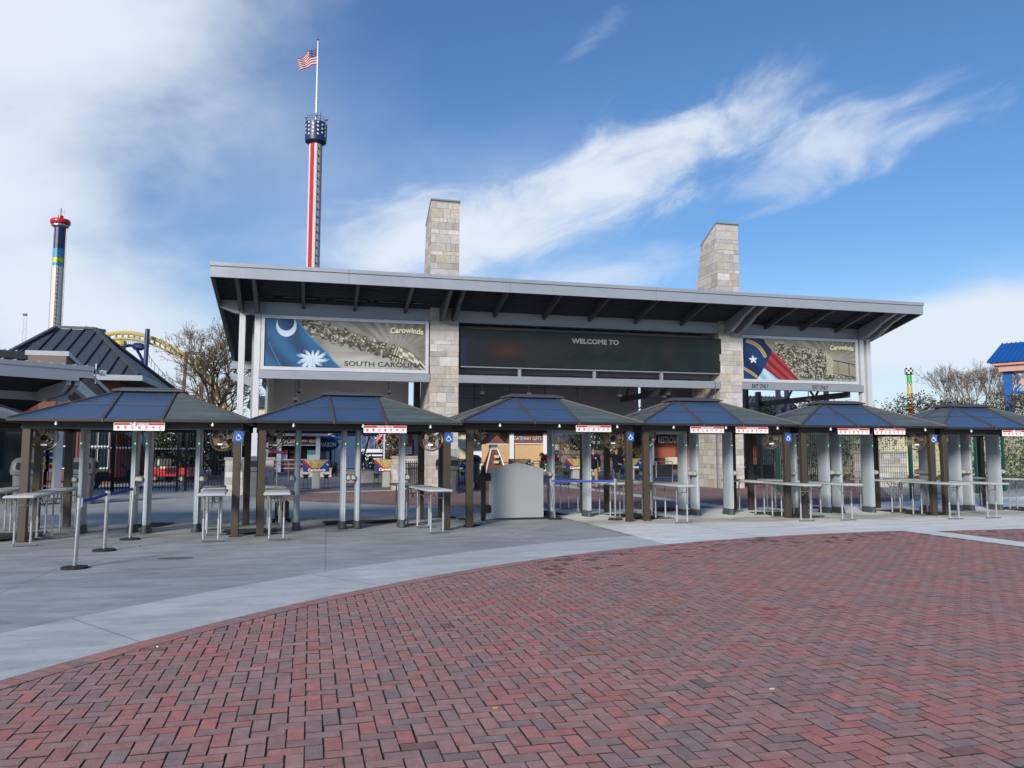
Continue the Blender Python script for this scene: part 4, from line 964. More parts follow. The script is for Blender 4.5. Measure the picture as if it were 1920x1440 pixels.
def mute(a, k=.22, g=.90):
    m_ = a.mean(-1, keepdims=True); return (a * (1 - k) + m_ * k) * g * np.array((.98, 1.0, 1.03))
billboard(-1.97, 4.52, mute(art_palm()), 'palm', 'wide billboard with blue palmetto flag and sepia coaster riders, reading SOUTH CAROLINA', 'SOUTH CAROLINA')
billboard(18.73, 24.86, mute(art_star()), 'star', 'wide billboard with blue and red star flag and sepia riders, reading NORTH CAROLINA', 'NORTH CAROLINA', True)
# video screen
def art_screen():
    x, y = art_grid(7.9, 1.0, 40); a = np.ones(x.shape + (3,)) * np.array((24, 26, 29)) / 255
    fill(a, np.clip((x - 3) / 5, 0, 1), (16, 30, 34)); fill(a, np.clip(1 - np.hypot((x - 1.35) / .8, (y - .45) / .4), 0, 1) * .8, (70, 34, 26)); fill(a, np.clip(1 - np.hypot((x - 4.2) / 1.8, (y - .1) / .35), 0, 1) * .7, (24, 46, 28))
    fill(a, np.clip(1 - np.hypot((x - 6.2) / .3, (y - .6) / .5), 0, 1) * .5, (60, 30, 34)); fill(a, (x < .22 - .08 * (1 - y)) & (y < .75), (28, 30, 66), .9)
    fill(a, np.clip((x - 7.6) * 3, 0, 1) * nse(x, y, 9, 2) * .5, (90, 66, 44)); fill(a, np.clip((nse(x, y, 2, 6) - .5) * 2, 0, .5), (34, 42, 40)); return a
t = thing('video_screen', 'long dark video screen between the stone pillars reading WELCOME TO', 'screen', (11.7, 31.2, 5.15))
MB().box(5.80, 17.72, 31.0, 31.3, 5.10, 6.68).build('housing', M['black'], t, world=True)
scr = mat('unlit led screen', (1, 1, 1), .45, attr=True, spec=.4)
panel_mesh('display', art_screen(), (5.86, 30.995, 5.15), (1, 0, 0), (0, 0, 1), 11.8, 1.48, scr, t)
text_mb(MB(), 'WELCOME TO', (11.72, 30.992, 6.33), (1, 0, 0), (0, 0, 1), .22, 2.15, .002, bold=.035).build('greeting_text', mat('dim screen lettering', hexc(128, 126, 130), .5), t, world=True)
text_mb(MB(), 'Carowinds', (11.75, 30.991, 5.75), (1, 0, 0), (0, 0, 1), .42, 3.0, .002, bold=.04, arch=.06).build('logo_text', mat('dark screen logo', hexc(13, 15, 17), .5), t, world=True)
MB().box(5.85, 17.7, 30.985, 31.02, 5.075, 5.115).build('lower_trim', M['silver'], t, world=True)

# ================================================================== STREET FURNITURE BEHIND THE GAZEBOS
def make_bin():
    t = thing('trash_bin', '', 'trash bin', group='grey dome-topped trash bins')
    def rr(hx, hy, z, n=24, e=.45):
        return [(hx * math.copysign(abs(math.cos(2 * math.pi * k / n)) ** e, math.cos(2 * math.pi * k / n)), hy * math.copysign(abs(math.sin(2 * math.pi * k / n)) ** e, math.sin(2 * math.pi * k / n)), z) for k in range(n)]
    MB().loft([rr(.37, .37, .0), rr(.37, .37, .06), rr(.30, .30, .08), rr(.33, .33, .92)]).build('bin_body', M['bin'], t, smooth=True)
    lid = MB().loft([rr(.38, .38, .93), rr(.40, .40, 1.02), rr(.40, .40, 1.10), rr(.37, .37, 1.30), rr(.27, .27, 1.42), rr(.10, .10, 1.46)]).build('lid', M['bin'], t, smooth=True)
    for s in (-1, 1):
        MB().loft([[(x, s * .395 if s < 0 else .395, z) for x, z in ((-.2, 1.08), (.2, 1.08), (.24, 1.14), (.2, 1.30), (-.2, 1.30), (-.24, 1.14))], [(x, s * .41, z) for x, z in ((-.2, 1.08), (.2, 1.08), (.24, 1.14), (.2, 1.30), (-.2, 1.30), (-.24, 1.14))]]).build('opening', M['bindark'], lid)
        MB().loft([[(s * .395, x, z) for x, z in ((-.2, 1.08), (.2, 1.08), (.24, 1.14), (.2, 1.30), (-.2, 1.30), (-.24, 1.14))], [(s * .41, x, z) for x, z in ((-.2, 1.08), (.2, 1.08), (.24, 1.14), (.2, 1.30), (-.2, 1.30), (-.24, 1.14))]]).build('opening', M['bindark'], lid)
    return t
bin0 = make_bin()
for i, (x, y, rz, lab) in enumerate([(-8.35, 26.5, R(12), 'grey trash bin behind the tables at the left edge'), (-2.05, 29.5, R(6), 'grey trash bin before the pale block wall left of the cola stand'),
        (5.15, 29.9, R(20), 'grey trash bin against the left stone pillar'), (20.9, 30.6, R(10), 'grey trash bin beyond the fourth gazebo, right of the right stone pillar'),
        (9.1, 44, R(0), 'grey trash bin far back, left of the gift shop'), (26.7, 64, R(0), 'small distant trash bin left of the restrooms')]):
    d = bin0 if i == 0 else dup(bin0, (x, y, 0), rz)
    d.location = (x, y, 0); d.rotation_euler = (0, 0, rz); d['label'] = lab
bd = dup(bin0, (-6.9, 26.9, 0), R(8), 'grey trash bin directly right of the leftmost one')

def wallbox(name, lab, cat, x0, x1, y0, y1, z1, m, seed=3, capm='mortar', grp=None):
    t = thing(name, lab, cat, ((x0 + x1) / 2, (y0 + y1) / 2, 0), 0, grp)
    MB().box(x0, x1, y0, y1, 0, z1).build('core', M['mortar'], t, world=True)
    mb = MB(); stones(mb, (x0, y0, 0), (1, 0, 0), (0, 0, 1), (0, -1, 0), [(0, 0), (x1 - x0, 0), (x1 - x0, z1), (0, z1)], [.22, .2, .24], .012, seed)
    stones(mb, (x0, y0, 0), (0, 1, 0), (0, 0, 1), (-1, 0, 0), [(0, 0), (y1 - y0, 0), (y1 - y0, z1), (0, z1)], [.22, .2, .24], .012, seed)
    mb.build('stonework', M['attrstone'], t, world=True)
    MB().box(x0 - .05, x1 + .05, y0 - .05, y1 + .05, z1 + .001, z1 + .09).build('coping', M[capm], t, world=True)
wallbox('stone_wall', 'low pale block wall behind the trash bin left of the cola stand', 'wall', -3.05, -1.35, 30.4, 31.0, 1.32, 'stone wall')
wallbox('stone_wall', 'low pale block wall left of the left stone pillar, behind a folded black barrier', 'wall', 3.4, 4.5, 33.6, 34.2, 1.35, 'stone wall', 4)
wallbox('stone_wall', 'low pale block wall behind the mesh fence right of the building', 'wall', 24.6, 27.0, 30.6, 31.2, 1.55, 'stone wall', 5)
wallbox('planter', 'low stone planter edge with a bare tree and green shrubs', 'planter', 1.6, 6.3, 41.6, 42.4, .62, 'stone wall', 6)
wallbox('planter', 'stone planter edge left of the press wall', 'planter', -.9, 1.3, 52, 53, .5, 'stone wall', 7)

# picket fences
def picket(name, lab, P0, P1, h, pitch=.11, double=True, grp=None):
    P0, P1 = Vector((*P0, 0)), Vector((*P1, 0)); t = thing(name, lab, 'fence', P0, 0, grp); d = (P1 - P0); L = d.length; d.normalize()
    n = int(L / pitch); mb = MB()
    for k in range(n + 1):
        p = P0 + d * (k * L / n); mb.box(p.x - .015, p.x + .015, p.y - .015, p.y + .015, .08, h)
    mb.build('pickets', M['black'], t, world=True)
    for z in (.18, h * .12 + .1, h - .35, h - .12): MB().beam(P0 + Vector((0, 0, z)), P1 + Vector((0, 0, z)), .035, .04).build('rail', M['black'], t, world=True)
    for k in range(int(L / 2.4) + 1):
        p = P0 + d * min(L, k * 2.4); MB().box(p.x - .05, p.x + .05, p.y - .05, p.y + .05, 0, h + .1).build('fence_post', M['black'], t, world=True)
    return t
picket('picket_fence', 'tall black picket gate in front of the red golf cart', (-10.1, 34.2), (-5.2, 34.4), 2.9)
picket('picket_fence', 'short section of tall black picket fence right of the golf cart gate', (-5.0, 34.5), (-3.1, 34.4), 2.9, .12)
picket('picket_fence', 'black picket fence far left behind the ticket canopy column', (-15, 31.5), (-10.6, 33.5), 2.6)
picket('picket_fence', 'dark picket gates right of the restrooms, behind the fifth gazebo', (20.6, 33.8), (24.5, 32.8), 2.9, .09)
t = picket('barrier_stack', 'folded black crowd barriers leaning by the low wall left of the left pillar', (3.75, 33.1), (4.55, 33.3), 1.25, .09); t['category'] = 'barrier'
t = picket('barrier_stack', 'black crowd barriers right of the left stone pillar', (6.4, 34.6), (7.3, 34.9), 1.3, .09); t['category'] = 'barrier'

# wire mesh fence
def mesh_fence(P0, P1, h, lab, n_post=4):
    P0, P1 = Vector((*P0, 0)), Vector((*P1, 0)); t = thing('mesh_fence', lab, 'fence', P0); d = P1 - P0; L = d.length; d.normalize(); mb = MB(); n = int(L / .075)
    for k in range(n + 1):
        p = P0 + d * (k * L / n); mb.box(p.x - .004, p.x + .004, p.y - .004, p.y + .004, .05, h)
    z = .1
    while z < h: mb.beam(P0 + Vector((0, 0, z)), P1 + Vector((0, 0, z)), .008, .008); z += .2
    mb.build('wire_mesh', M['greenpaint'], t, world=True)
    for k in range(n_post + 1):
        p = P0 + d * (L * k / n_post); MB().box(p.x - .045, p.x + .045, p.y - .045, p.y + .045, 0, h + .05).build('fence_post', M['greenpaint'], t, world=True)
mesh_fence((17.9, 27.2), (20.1, 22.6), 2.5, 'dark green wire mesh fence running back behind the fifth gazebo', 2)
mesh_fence((20.2, 22.7), (33, 28.5), 2.5, 'dark green wire mesh fence in front of the ivy wall', 5)

# turnstile banners
def art_banner():
    x, y = art_grid(1.6, .8, 60); a = np.ones(x.shape + (3,)) * np.array((186, 168, 104)) / 255
    fill(a, nse(x, y, 14, 3) > .55, (128, 116, 70), .7); stripe = np.abs(x - .8) + (.8 - y) * -.0
    l = x < (.8 - y) * .95 + .05; r_ = x > 1.6 - (.8 - y) * .95 - .05; fill(a, l, (24, 52, 128)); fill(a, l & (x > (.8 - y) * .95 - .14), (170, 24, 34)); fill(a, r_, (20, 60, 136)); fill(a, r_ & (np.hypot(x - 1.5, y - .5) < .08) & ~(np.hypot(x - 1.53, y - .53) < .07), (220, 228, 240)); fill(a, (y < .24) & (x > .25) & (x < .9), (150, 22, 36), .8); return a
BAN = art_banner(); cream_print = mat('cream lettering', hexc(240, 236, 225), .5)
def make_turnstile():
    t = thing('turnstile_stand', '', 'turnstile', group='grey turnstile stands with printed banners')
    MB().box(-.17, .17, -.24, .24, 0, .73, bev=.03).build('pedestal', M['beige'], t)
    for s in (-1, 1):
        x = s * .44
        MB().box(x - .16, x + .16, -.13, .13, .58, .63, bev=.015).box(x - .10, x + .10, -.09, .09, .44, .58).build('ticket_tray', M['black'], t)
        for q in (-.08, .08): MB().tube([(x + q, 0, .03), (x + q, 0, .45)], .013, 6).build('stand_leg', M['black'], t)
        MB().box(x - .2, x + .2, -.05, .05, 0, .03).build('stand_foot', M['black'], t)
    panel_mesh('banner', BAN, (-.56, -.27, .75), (1, 0, 0), (0, 0, 1), 1.12, .52, M['print'], t, world=False)
    MB().box(-.565, .565, -.26, -.235, .745, 1.275).build('banner_frame', M['darkrafter'], t)
    text_mb(MB(), 'Carowinds', (.02, -.274, .83), (1, 0, 0), (0, 0, 1), .13, .74, .004, bold=.05, shear=.1).build('banner_text', cream_print, t)
    return t
ts0 = make_turnstile()
for i, (x, y, lab) in enumerate([(.23, 35.4, 'turnstile stand with flag banner seen through the second gazebo, in front of the cola stand'), (3.35, 36.0, 'turnstile stand with flag banner in front of the stone planter'), (10.0, 37.4, 'turnstile stand with flag banner right behind the grey gate'),
        (12.9, 37.2, 'turnstile stand with flag banner left of the first standing man'), (16.3, 38.2, 'turnstile stand with flag banner right of the man in the dark coat'), (22.0, 37.2, 'turnstile stand with flag banner right of the right stone pillar'), (6.9, 38.2, 'turnstile stand with banner just right of the left stone pillar')]):
    d = ts0 if i == 0 else dup(ts0, (x, y, 0))
    d.location = (x, y, 0); d['label'] = lab

# steel rail barriers
def rail(x, y, w, rz, lab, panel=True):
    t = thing('rail_barrier', lab, 'barrier', (x, y, 0), rz, 'steel queue rails with dark infill')
    MB().tube([(-w / 2, 0, 0), (-w / 2, 0, 1.1), (w / 2, 0, 1.1), (w / 2, 0, 0)], .025, 8).build('frame', M['steel'], t, smooth=True)
    MB().tube([(-w / 2, 0, .25), (w / 2, 0, .25)], .018, 6).tube([(-w / 2, 0, .95), (w / 2, 0, .95)], .018, 6).tube([(0, 0, .25), (0, 0, 1.1)], .018, 6).build('bar', M['steel'], t)
    if panel: MB().box(-w / 2 + .03, w / 2 - .03, -.006, .006, .3, .9).build('infill_panel', M['rubber'], t)
rail(18.0, 38.6, 1.9, 0, 'steel rail with dark panel left of the right stone pillar'); rail(24.2, 39.5, 3.2, 0, 'long steel rail with dark panel before the restroom wall')
rail(-1.75, 43, 1.2, 0, 'open steel rail left of the cola stand counter', False); rail(8.6, 36.5, 1.6, 0, 'steel rail in front of the gabled kiosk', False)
rail(12.9, 42, 1.6, R(0), 'steel rail the bending person in red leans over', False)

# ================================================================== GOLF CARTS
def cart(x, y, rz, body, lab):
    t = thing('golf_cart', lab, 'golf cart', (x, y, 0), rz)
    MB().prism([(-1.2, .35), (-1.15, .78), (-.55, .80), (-.40, .48), (.15, .48), (.2, .70), (.95, .72), (1.15, .55), (1.15, .35)], 'x', -.55, .55).build('body', body, t)
    for yy in (-.80, .80):
        for s in (-1, 1):
            w = MB().tube([(s * .50, yy, .23), (s * .62, yy, .23)], .23, 18).build('wheel', M['rubber'], t, smooth=True)
            MB().tube([(s * .621, yy, .23), (s * .628, yy, .23)], .11, 12).build('hub', M['chrome'], w)
    MB().box(-.5, .5, .2, .65, .72, .86, bev=.05).build('seat', M['cream'], t); MB().box(-.5, .5, .62, .74, .88, 1.25, bev=.05).build('backrest', M['cream'], t)
    for s in (-1, 1):
        MB().tube([(s * .5, -.75, .75), (s * .5, -.5, 1.75)], .018, 6).build('roof_support', M['black'], t); MB().tube([(s * .5, .95, .7), (s * .5, .85, 1.75)], .018, 6).build('roof_support', M['black'], t)
    MB().box(-.58, .58, -.75, 1.0, 1.75, 1.83, bev=.03).build('roof', M['white'], t)
    MB().tube([(.2, -.45, .85), (.2, -.25, 1.05)], .02, 6).tube([(.2 + .15 * math.cos(a), -.25 + .08 * math.sin(a), 1.05 + .12 * math.sin(a)) for a in [k * .5236 for k in range(13)]], .014, 6).build('steering_wheel', M['black'], t)
    return t
cart(*G(328, 905), R(62), M['red'], 'red golf cart with cream seats and white roof behind the black picket gate')
cart(-8.5, 38.2, R(100), M['rubber'], 'dark golf cart with white roof behind the black gate, left of the red one')

# ================================================================== PEOPLE
def skin_obj(name, V, E, Rr, m, parent, sub=2, root=0):
    me = bpy.data.meshes.new(name); me.from_pydata(V, E, []); o = bpy.data.objects.new(name, me); C.objects.link(o)
    sk = o.modifiers.new('s', 'SKIN'); ss = o.modifiers.new('u', 'SUBSURF'); ss.levels = ss.render_levels = sub
    for i, r in enumerate(Rr):
        v = me.skin_vertices[0].data[i]; v.radius = r if isinstance(r, tuple) else (r, r); v.use_root = (i == root)
    bpy.context.view_layer.update()
    m2 = bpy.data.meshes.new_from_object(o.evaluated_get(bpy.context.evaluated_depsgraph_get())); o.modifiers.clear(); o.data = m2; bpy.data.meshes.remove(me)
    m2.polygons.foreach_set('use_smooth', [True] * len(m2.polygons)); m2.materials.clear(); m2.materials.append(m); o.name = name
    if parent: o.parent = parent
    return o
def person(x, y, rz, label, coat, trousers, coatlen, arm_up=False, badge=False, lit=None, z=0):
    t = thing('person', label, 'person', (x, y, z), rz)     # faces -Y locally; height 1.80
    # skeleton (front = -Y)
    if arm_up: RA = [(-.20, 0, 1.46), (-.40, -.06, 1.38), (-.30, -.20, 1.66), (-.17, -.22, 1.78)]
    else: RA = [(-.20, 0, 1.46), (-.27, .02, 1.18), (-.26, -.04, .93), (-.25, -.06, .83)]
    LA = [(.20, 0, 1.46), (.28, .02, 1.17), (.20, -.20, 1.04), (.10, -.27, 1.08)] if arm_up else [(.20, 0, 1.46), (.27, .02, 1.18), (.26, -.04, .93), (.25, -.06, .83)]
    V = [(0, .02, .95), (0, .03, 1.15), (0, .02, 1.40), (0, .02, 1.52), (0, .0, 1.60), (0, -.02, 1.70), (0, -.01, 1.77)] + RA + LA + [(-.10, .02, .90), (-.12, 0, .50), (-.13, .03, .08), (-.14, -.14, .04), (.10, .02, .90), (.12, 0, .50), (.13, .03, .08), (.14, -.14, .04)]
    E = [(0, 1), (1, 2), (2, 3), (3, 4), (4, 5), (5, 6), (2, 7), (7, 8), (8, 9), (9, 10), (2, 11), (11, 12), (12, 13), (13, 14), (0, 15), (15, 16), (16, 17), (17, 18), (0, 19), (19, 20), (20, 21), (21, 22)]
    Rr = [(.14, .10), (.13, .10), (.15, .105), .055, .06, (.075, .092), (.055, .065), .055, .042, .032, .036, .055, .042, .032, .036, .08, .055, .038, .035, .08, .055, .038, .035]
    skin_obj('body', V, E, Rr, M['skin'], t)
    # coat
    cb = [(0, .02, coatlen), (0, .02, 1.0), (0, .03, 1.2), (0, .02, 1.42), (0, .02, 1.50)]
    Vc = cb + RA[:3] + LA[:3]; Ec = [(0, 1), (1, 2), (2, 3), (3, 4), (3, 5), (5, 6), (6, 7), (3, 8), (8, 9), (9, 10)]
    skin_obj('coat', Vc, Ec, [(.20, .14), (.185, .135), (.18, .13), (.185, .125), (.08, .08), .082, .065, .052, .082, .065, .052], coat, t)
    for s in (-1, 1):
        skin_obj('trouser_leg', [(s * .09, .02, .93), (s * .12, 0, .50), (s * .13, .03, .12)], [(0, 1), (1, 2)], [.115, .082, .062], trousers, t, 1)
        MB().lathe([(.001, 0), (.05, 0), (.055, .03), (.035, .08), (.001, .09)], (s * .14, -.06, 0), 12, sy=2.5).build('shoe', M['black'], t, smooth=True)
    # head details
    MB().lathe([(.098, -.01), (.100, .04), (.075, .10), (.002, .125)], (0, .025, 1.70), 16, sy=1.12).build('hair', M['hair'], t, smooth=True)
    MB().lathe([(.002, -.02), (.014, 0), (.002, .03)], (0, -.115, 1.66), 8).build('nose', M['skin'], t, smooth=True)
    for s in (-1, 1):
        MB().lathe([(.001, -.006), (.009, 0), (.001, .006)], (s * .033, -.108, 1.695), 8).build('eye', M['black'], t)
        MB().lathe([(.001, -.03), (.014, -.01), (.016, .02), (.001, .032)], (s * .085, 0, 1.675), 8).build('ear', M['skin'], t, smooth=True)
    gl = MB()
    for s in (-1, 1): gl.tube([(s * .035 + .024 * math.cos(a), -.118, 1.695 + .018 * math.sin(a)) for a in [k * .6283 for k in range(11)]], .0035, 4)
    gl.tube([(-.012, -.118, 1.70), (.012, -.118, 1.70)], .003, 4).build('glasses', M['black'], t)
    MB().box(-.025, .025, -.112, -.102, 1.605, 1.612).build('mouth', M['signred'], t)
    # hands: palm with five fingers each
    for (w, e, side) in ((RA[3], RA[2], -1), (LA[3], LA[2], 1)):
        w = Vector(w); d = (w - Vector(e)).normalized(); u = d.cross(Vector((0, 1, 0))).normalized(); 
        for k, (o, l) in enumerate(((-.028, .055), (-.010, .07), (.009, .066), (.026, .05))):
            a = w + d * .03 + u * o; skin_obj('finger', [tuple(a), tuple(a + d * l * .6), tuple(a + d * l + Vector((0, -.012, 0)))], [(0, 1), (1, 2)], [.010, .009, .007], M['skin'], t, 1)
        a = w + u * side * .03; skin_obj('thumb', [tuple(a), tuple(a + u * side * .022 + d * .03), tuple(a + u * side * .024 + d * .055)], [(0, 1), (1, 2)], [.012, .010, .008], M['skin'], t, 1)
    MB().prism([(-.035, 1.50), (.035, 1.50), (0, 1.28)], 'y', -.128, -.122).build('shirt', mat('maroon shirt', (.12, .015, .02), .8) if badge else M['jacket'], t)
    if badge: MB().box(.06, .12, -.145, -.138, 1.33, 1.36).build('badge', M['white'], t)
    return t
person(12.03, 32.2, R(-18), 'man in dark jacket and khaki trousers with a small white badge, hands down', M['jacket'], M['khaki'], .82, badge=True)
person(13.27, 32.6, R(-14), 'man in long dark coat and grey trousers raising one hand to his glasses', M['jacket'], M['greypants'], .66, arm_up=True)
def bending():
    t = thing('person', 'bending person in bright red jacket behind the detector column, leaning over a rail', 'person', (12.95, 41.6, 0), R(-15))
    V = [(0, .20, .92), (0, .12, 1.12), (0, -.06, 1.34), (0, -.26, 1.38), (0, -.40, 1.33), (-.26, -.10, 1.34), (-.48, -.12, 1.12), (-.24, -.40, 1.0), (.26, -.10, 1.34), (.48, -.12, 1.12), (.24, -.40, 1.0), (-.12, .25, .5), (-.13, .28, .08), (.12, .25, .5), (.13, .28, .08)]
    E = [(0, 1), (1, 2), (2, 3), (3, 4), (2, 5), (5, 6), (6, 7), (2, 8), (8, 9), (9, 10), (0, 11), (11, 12), (0, 13), (13, 14)]
    skin_obj('body', V, E, [.14, .15, .15, .07, .10, .06, .045, .04, .06, .045, .04, .07, .05, .07, .05], M['skin'], t)
    skin_obj('jacket', V[:4] + V[5:7] + V[8:10], [(0, 1), (1, 2), (2, 3), (2, 4), (4, 5), (2, 6), (6, 7)], [(.26, .2), (.30, .24), (.30, .22), .14, .16, .13, .16, .13], M['redjacket'], t)
    for s in (-1, 1): skin_obj('trouser_leg', [(s * .10, .25, .95), (s * .12, .25, .5), (s * .13, .28, .1)], [(0, 1), (1, 2)], [.12, .09, .07], M['greypants'], t, 1)
    MB().lathe([(.11, 0), (.10, .06), (.002, .10)], (0, -.42, 1.28), 14).build('hair', M['hair'], t, smooth=True)
bending()
for (px, d_, lab) in ((716, 62, 'tiny dark clad figure at the right side of the press wall'), (705, 58, 'tiny dark figure crouching before the press wall'), (676, 60, 'tiny dark figure left of the press wall')):
    x, z = PY(px, 870, d_); t = thing('person', lab, 'person', (x, d_, 0), 0)
    V = [(0, 0, .9), (0, 0, 1.35), (0, 0, 1.5), (0, 0, 1.68), (-.22, 0, 1.3), (-.26, 0, .85), (.22, 0, 1.3), (.26, 0, .85), (-.12, 0, .45), (-.13, 0, .05), (.12, 0, .45), (.13, 0, .05)]
    E = [(0, 1), (1, 2), (2, 3), (1, 4), (4, 5), (1, 6), (6, 7), (0, 8), (8, 9), (0, 10), (10, 11)]
    skin_obj('body', V, E, [.14, .16, .06, .09, .06, .04, .06, .04, .08, .05, .08, .05], M['skin'], t, 1); skin_obj('clothes', [(0, 0, .3), (0, 0, .9), (0, 0, 1.42), (-.24, 0, 1.25), (-.27, 0, .9), (.24, 0, 1.25), (.27, 0, .9)], [(0, 1), (1, 2), (2, 3), (3, 4), (2, 5), (5, 6)], [.17, .18, .18, .08, .07, .08, .07], M['jacket'], t, 1)
    if 'crouch' in lab: t.scale = (1, 1, .68)

# ================================================================== TREES
def bare_tree(name, lab, x, y, H, spread, n_lv=6, r0=.2, budcol=None, buds=1, seed=1, grp=None, trunk_frac=.22, nfork=3, bsize=.05, lean=0):
    r = random.Random(seed); t = thing(name, lab, 'tree', (x, y, 0), 0, grp); tr = MB(); cr_ = MB(); lf = MB()
    def grow(p, d, L, rad, lv):
        q = p + d * L; mid = p + d * L * .5 + Vector((r.gauss(0, 1), r.gauss(0, 1), r.gauss(0, .6))) * L * .06
        (tr if lv <= 1 else cr_).tube([p, mid, q], [rad, rad * .85, rad * .7], 6 if lv < 2 else (4 if lv < 4 else 3), cap=False)
        if lv >= n_lv:
            for k in range(buds):
                c = budcol[r.randrange(len(budcol))]; s = r.random(); lf.leaf(p + d * L * s + Vector((r.gauss(0, bsize), r.gauss(0, bsize), r.gauss(0, bsize))), bsize * r.uniform(.6, 1.3), c)
            return
        nf = nfork if lv < n_lv - 1 else nfork + 1
        for k in range(nf):
            a = 2 * math.pi * (k + r.random() * .8) / nf; tilt = r.uniform(.28, .75) * spread
            u = d.orthogonal().normalized(); w = d.cross(u); nd_ = (d * math.cos(tilt) + (u * math.cos(a) + w * math.sin(a)) * math.sin(tilt)); nd_.z += .10; nd_.normalize()
            grow(q if k else q, nd_, L * r.uniform(.62, .86), rad * .62, lv + 1)
        if lv > 0 and r.random() < .6:
            u = d.orthogonal().normalized(); grow(mid, (d * .6 + u * r.choice((-1, 1)) * .8).normalized(), L * .6, rad * .45, lv + 2 if lv + 2 <= n_lv else n_lv)
    grow(Vector((0, 0, 0)), Vector((lean, 0, 1)).normalized(), H * trunk_frac, r0, 0)
    tr.build('trunk', M['bark'], t, fix=False); cr_.build('branches', M['bark'], t, fix=False)
    if budcol: lf.build('leaf_buds', M['leaf'], t, fix=False)
    return t
brown = [hexc(150, 118, 84), hexc(128, 100, 70), hexc(154, 132, 84), hexc(116, 104, 64)]
x, _ = PY(408, 790, 58)
bare_tree('bare_tree', 'large spreading bare tree with brown buds left of the entrance building', x, 58, 13.6, .92, 7, .30, brown, 1, 5, bsize=.06, trunk_frac=.20)
x, _ = PY(345, 790, 62); bare_tree('bare_tree', 'lower bare tree left of the large one, in front of the coaster legs', x, 62, 8.2, 1.15, 6, .2, brown, 2, 8, bsize=.07, trunk_frac=.2)
for i, (px, Yd, H) in enumerate(((1797, 120, 18.5), (1835, 122, 20), (1868, 118, 19.5), (1905, 126, 17.5))):
    x, _ = PY(px, 780, Yd); bare_tree('bare_tree', ['leftmost of the pale bare trees above the ivy wall at right', 'second pale bare tree above the ivy wall at right', 'pale bare tree just left of the blue ride column', 'bare tree right of the blue ride column at the edge'][i], x, Yd, H, .62, 6, .22, [hexc(150, 130, 118), hexc(128, 110, 96)], 1, 20 + i, 'pale bare trees at the right', bsize=.14, trunk_frac=.26)
x, _ = PY(692, 870, 42.2); bare_tree('bare_tree', 'slim bare tree in the stone planter before the press wall', x, 42.2, 6.2, .45, 5, .07, [hexc(120, 100, 80)], 1, 40, trunk_frac=.40, bsize=.03)
for i, (px, Yd) in enumerate(((1050, 60), (1075, 62), (1160, 58), (1180, 60))):
    x, _ = PY(px, 860, Yd); bare_tree('bare_shrub', ['bare shrub before the pale yellow wall, left one', 'bare shrub before the pale yellow wall, right one', 'bare shrub behind the man with raised hand', 'bare shrub left of the restroom roof column'][i], x, Yd, 4.6, .9, 5, .06, brown, 1, 50 + i, 'bare shrubs along the back', bsize=.05, trunk_frac=.18)
x, _ = PY(3, 690, 130); bare_tree('bare_tree', 'pale bare tree top at the far left edge below the thin mast', x, 130, 15.0, .8, 6, .15, [hexc(150, 130, 118)], 1, 66, trunk_frac=.3, bsize=.12)

def bush(name, lab, x, y, z, rx, ry, rz_, n, cols, size, cat='shrub', grp=None, trunk=True, seed=3):
    r = random.Random(seed); t = thing(name, lab, cat, (x, y, z), 0, grp); mb = MB()
    cl_ = [(r.gauss(0, .45), r.gauss(0, .45), r.uniform(.1, .95), r.uniform(.25, .5)) for _ in range(max(5, n // 90))]
    for k in range(n):
        c = r.choice(cl_); d = Vector((r.gauss(0, 1), r.gauss(0, 1), r.gauss(0, 1))).normalized() * c[3] * r.random() ** .4
        p = ((c[0] + d.x) * rx, (c[1] + d.y) * ry, max(.02, (c[2] * .9 + d.z * .5)) * rz_); b = r.uniform(.7, 1.25); col = tuple(v * b for v in r.choice(cols)); mb.leaf(p, size * r.uniform(.6, 1.4), col)
    mb.build('foliage', M['leaf'], t, fix=False)
    if trunk:
        st = MB()
        for k in range(5): a = r.uniform(0, 6.28); st.tube([(0, 0, 0), (.3 * rx * math.cos(a), .3 * ry * math.sin(a), rz_ * .6)], [.03, .012], 4)
        st.build('stem', M['bark'], t, fix=False)
    return t
GR = [hexc(62, 88, 44), hexc(48, 70, 38), hexc(80, 104, 52)]; DG = [hexc(34, 50, 34), hexc(28, 42, 30), hexc(46, 62, 40)]; OL = [hexc(92, 84, 54), hexc(70, 68, 44), hexc(110, 86, 58), hexc(60, 64, 42)]
def bpx(px, py, Yd, *a, **k):
    x, z = PY(px, py, Yd); return x
for i, (px, Yd, rx, rz_, cols, lab) in enumerate([(690, 41.9, .7, 1.15, GR, 'bright green shrub at the foot of the slim tree'), (632, 52.5, .7, 1.2, DG, 'dark evergreen shrub left of the press wall'), (1012, 54, .6, 1.6, DG, 'dark cone shrub right of the gift shop wall'),
        (1050, 54, .9, 1.0, GR, 'green shrub before the brown wooden fence, left one'), (1068, 53, .8, .8, GR, 'green shrub before the brown wooden fence, right one'), (1122, 60, 3.0, 6.5, DG, 'tall dark evergreen behind the man in the dark coat'), (740, 60, 1.8, 4.2, OL, 'olive shrub mass behind the second gazebo'),
        (372, 52, 2.2, 3.2, OL, 'tangled green brown shrub behind the picket fence'), (315, 62, 2.6, 6, GR, 'green tree mass behind the red golf cart'), (1195, 60, 2.2, 4.6, OL, 'olive shrub mass left of the restroom building')]):
    bush('shrub', lab, bpx(px, 880, Yd), Yd, .55 if i == 0 else 0, rx, rx * .8, rz_, int(500 + 260 * rx * rz_), cols, .07 if rz_ < 2 else .13, seed=60 + i, cat='shrub' if rz_ < 5 else 'tree')

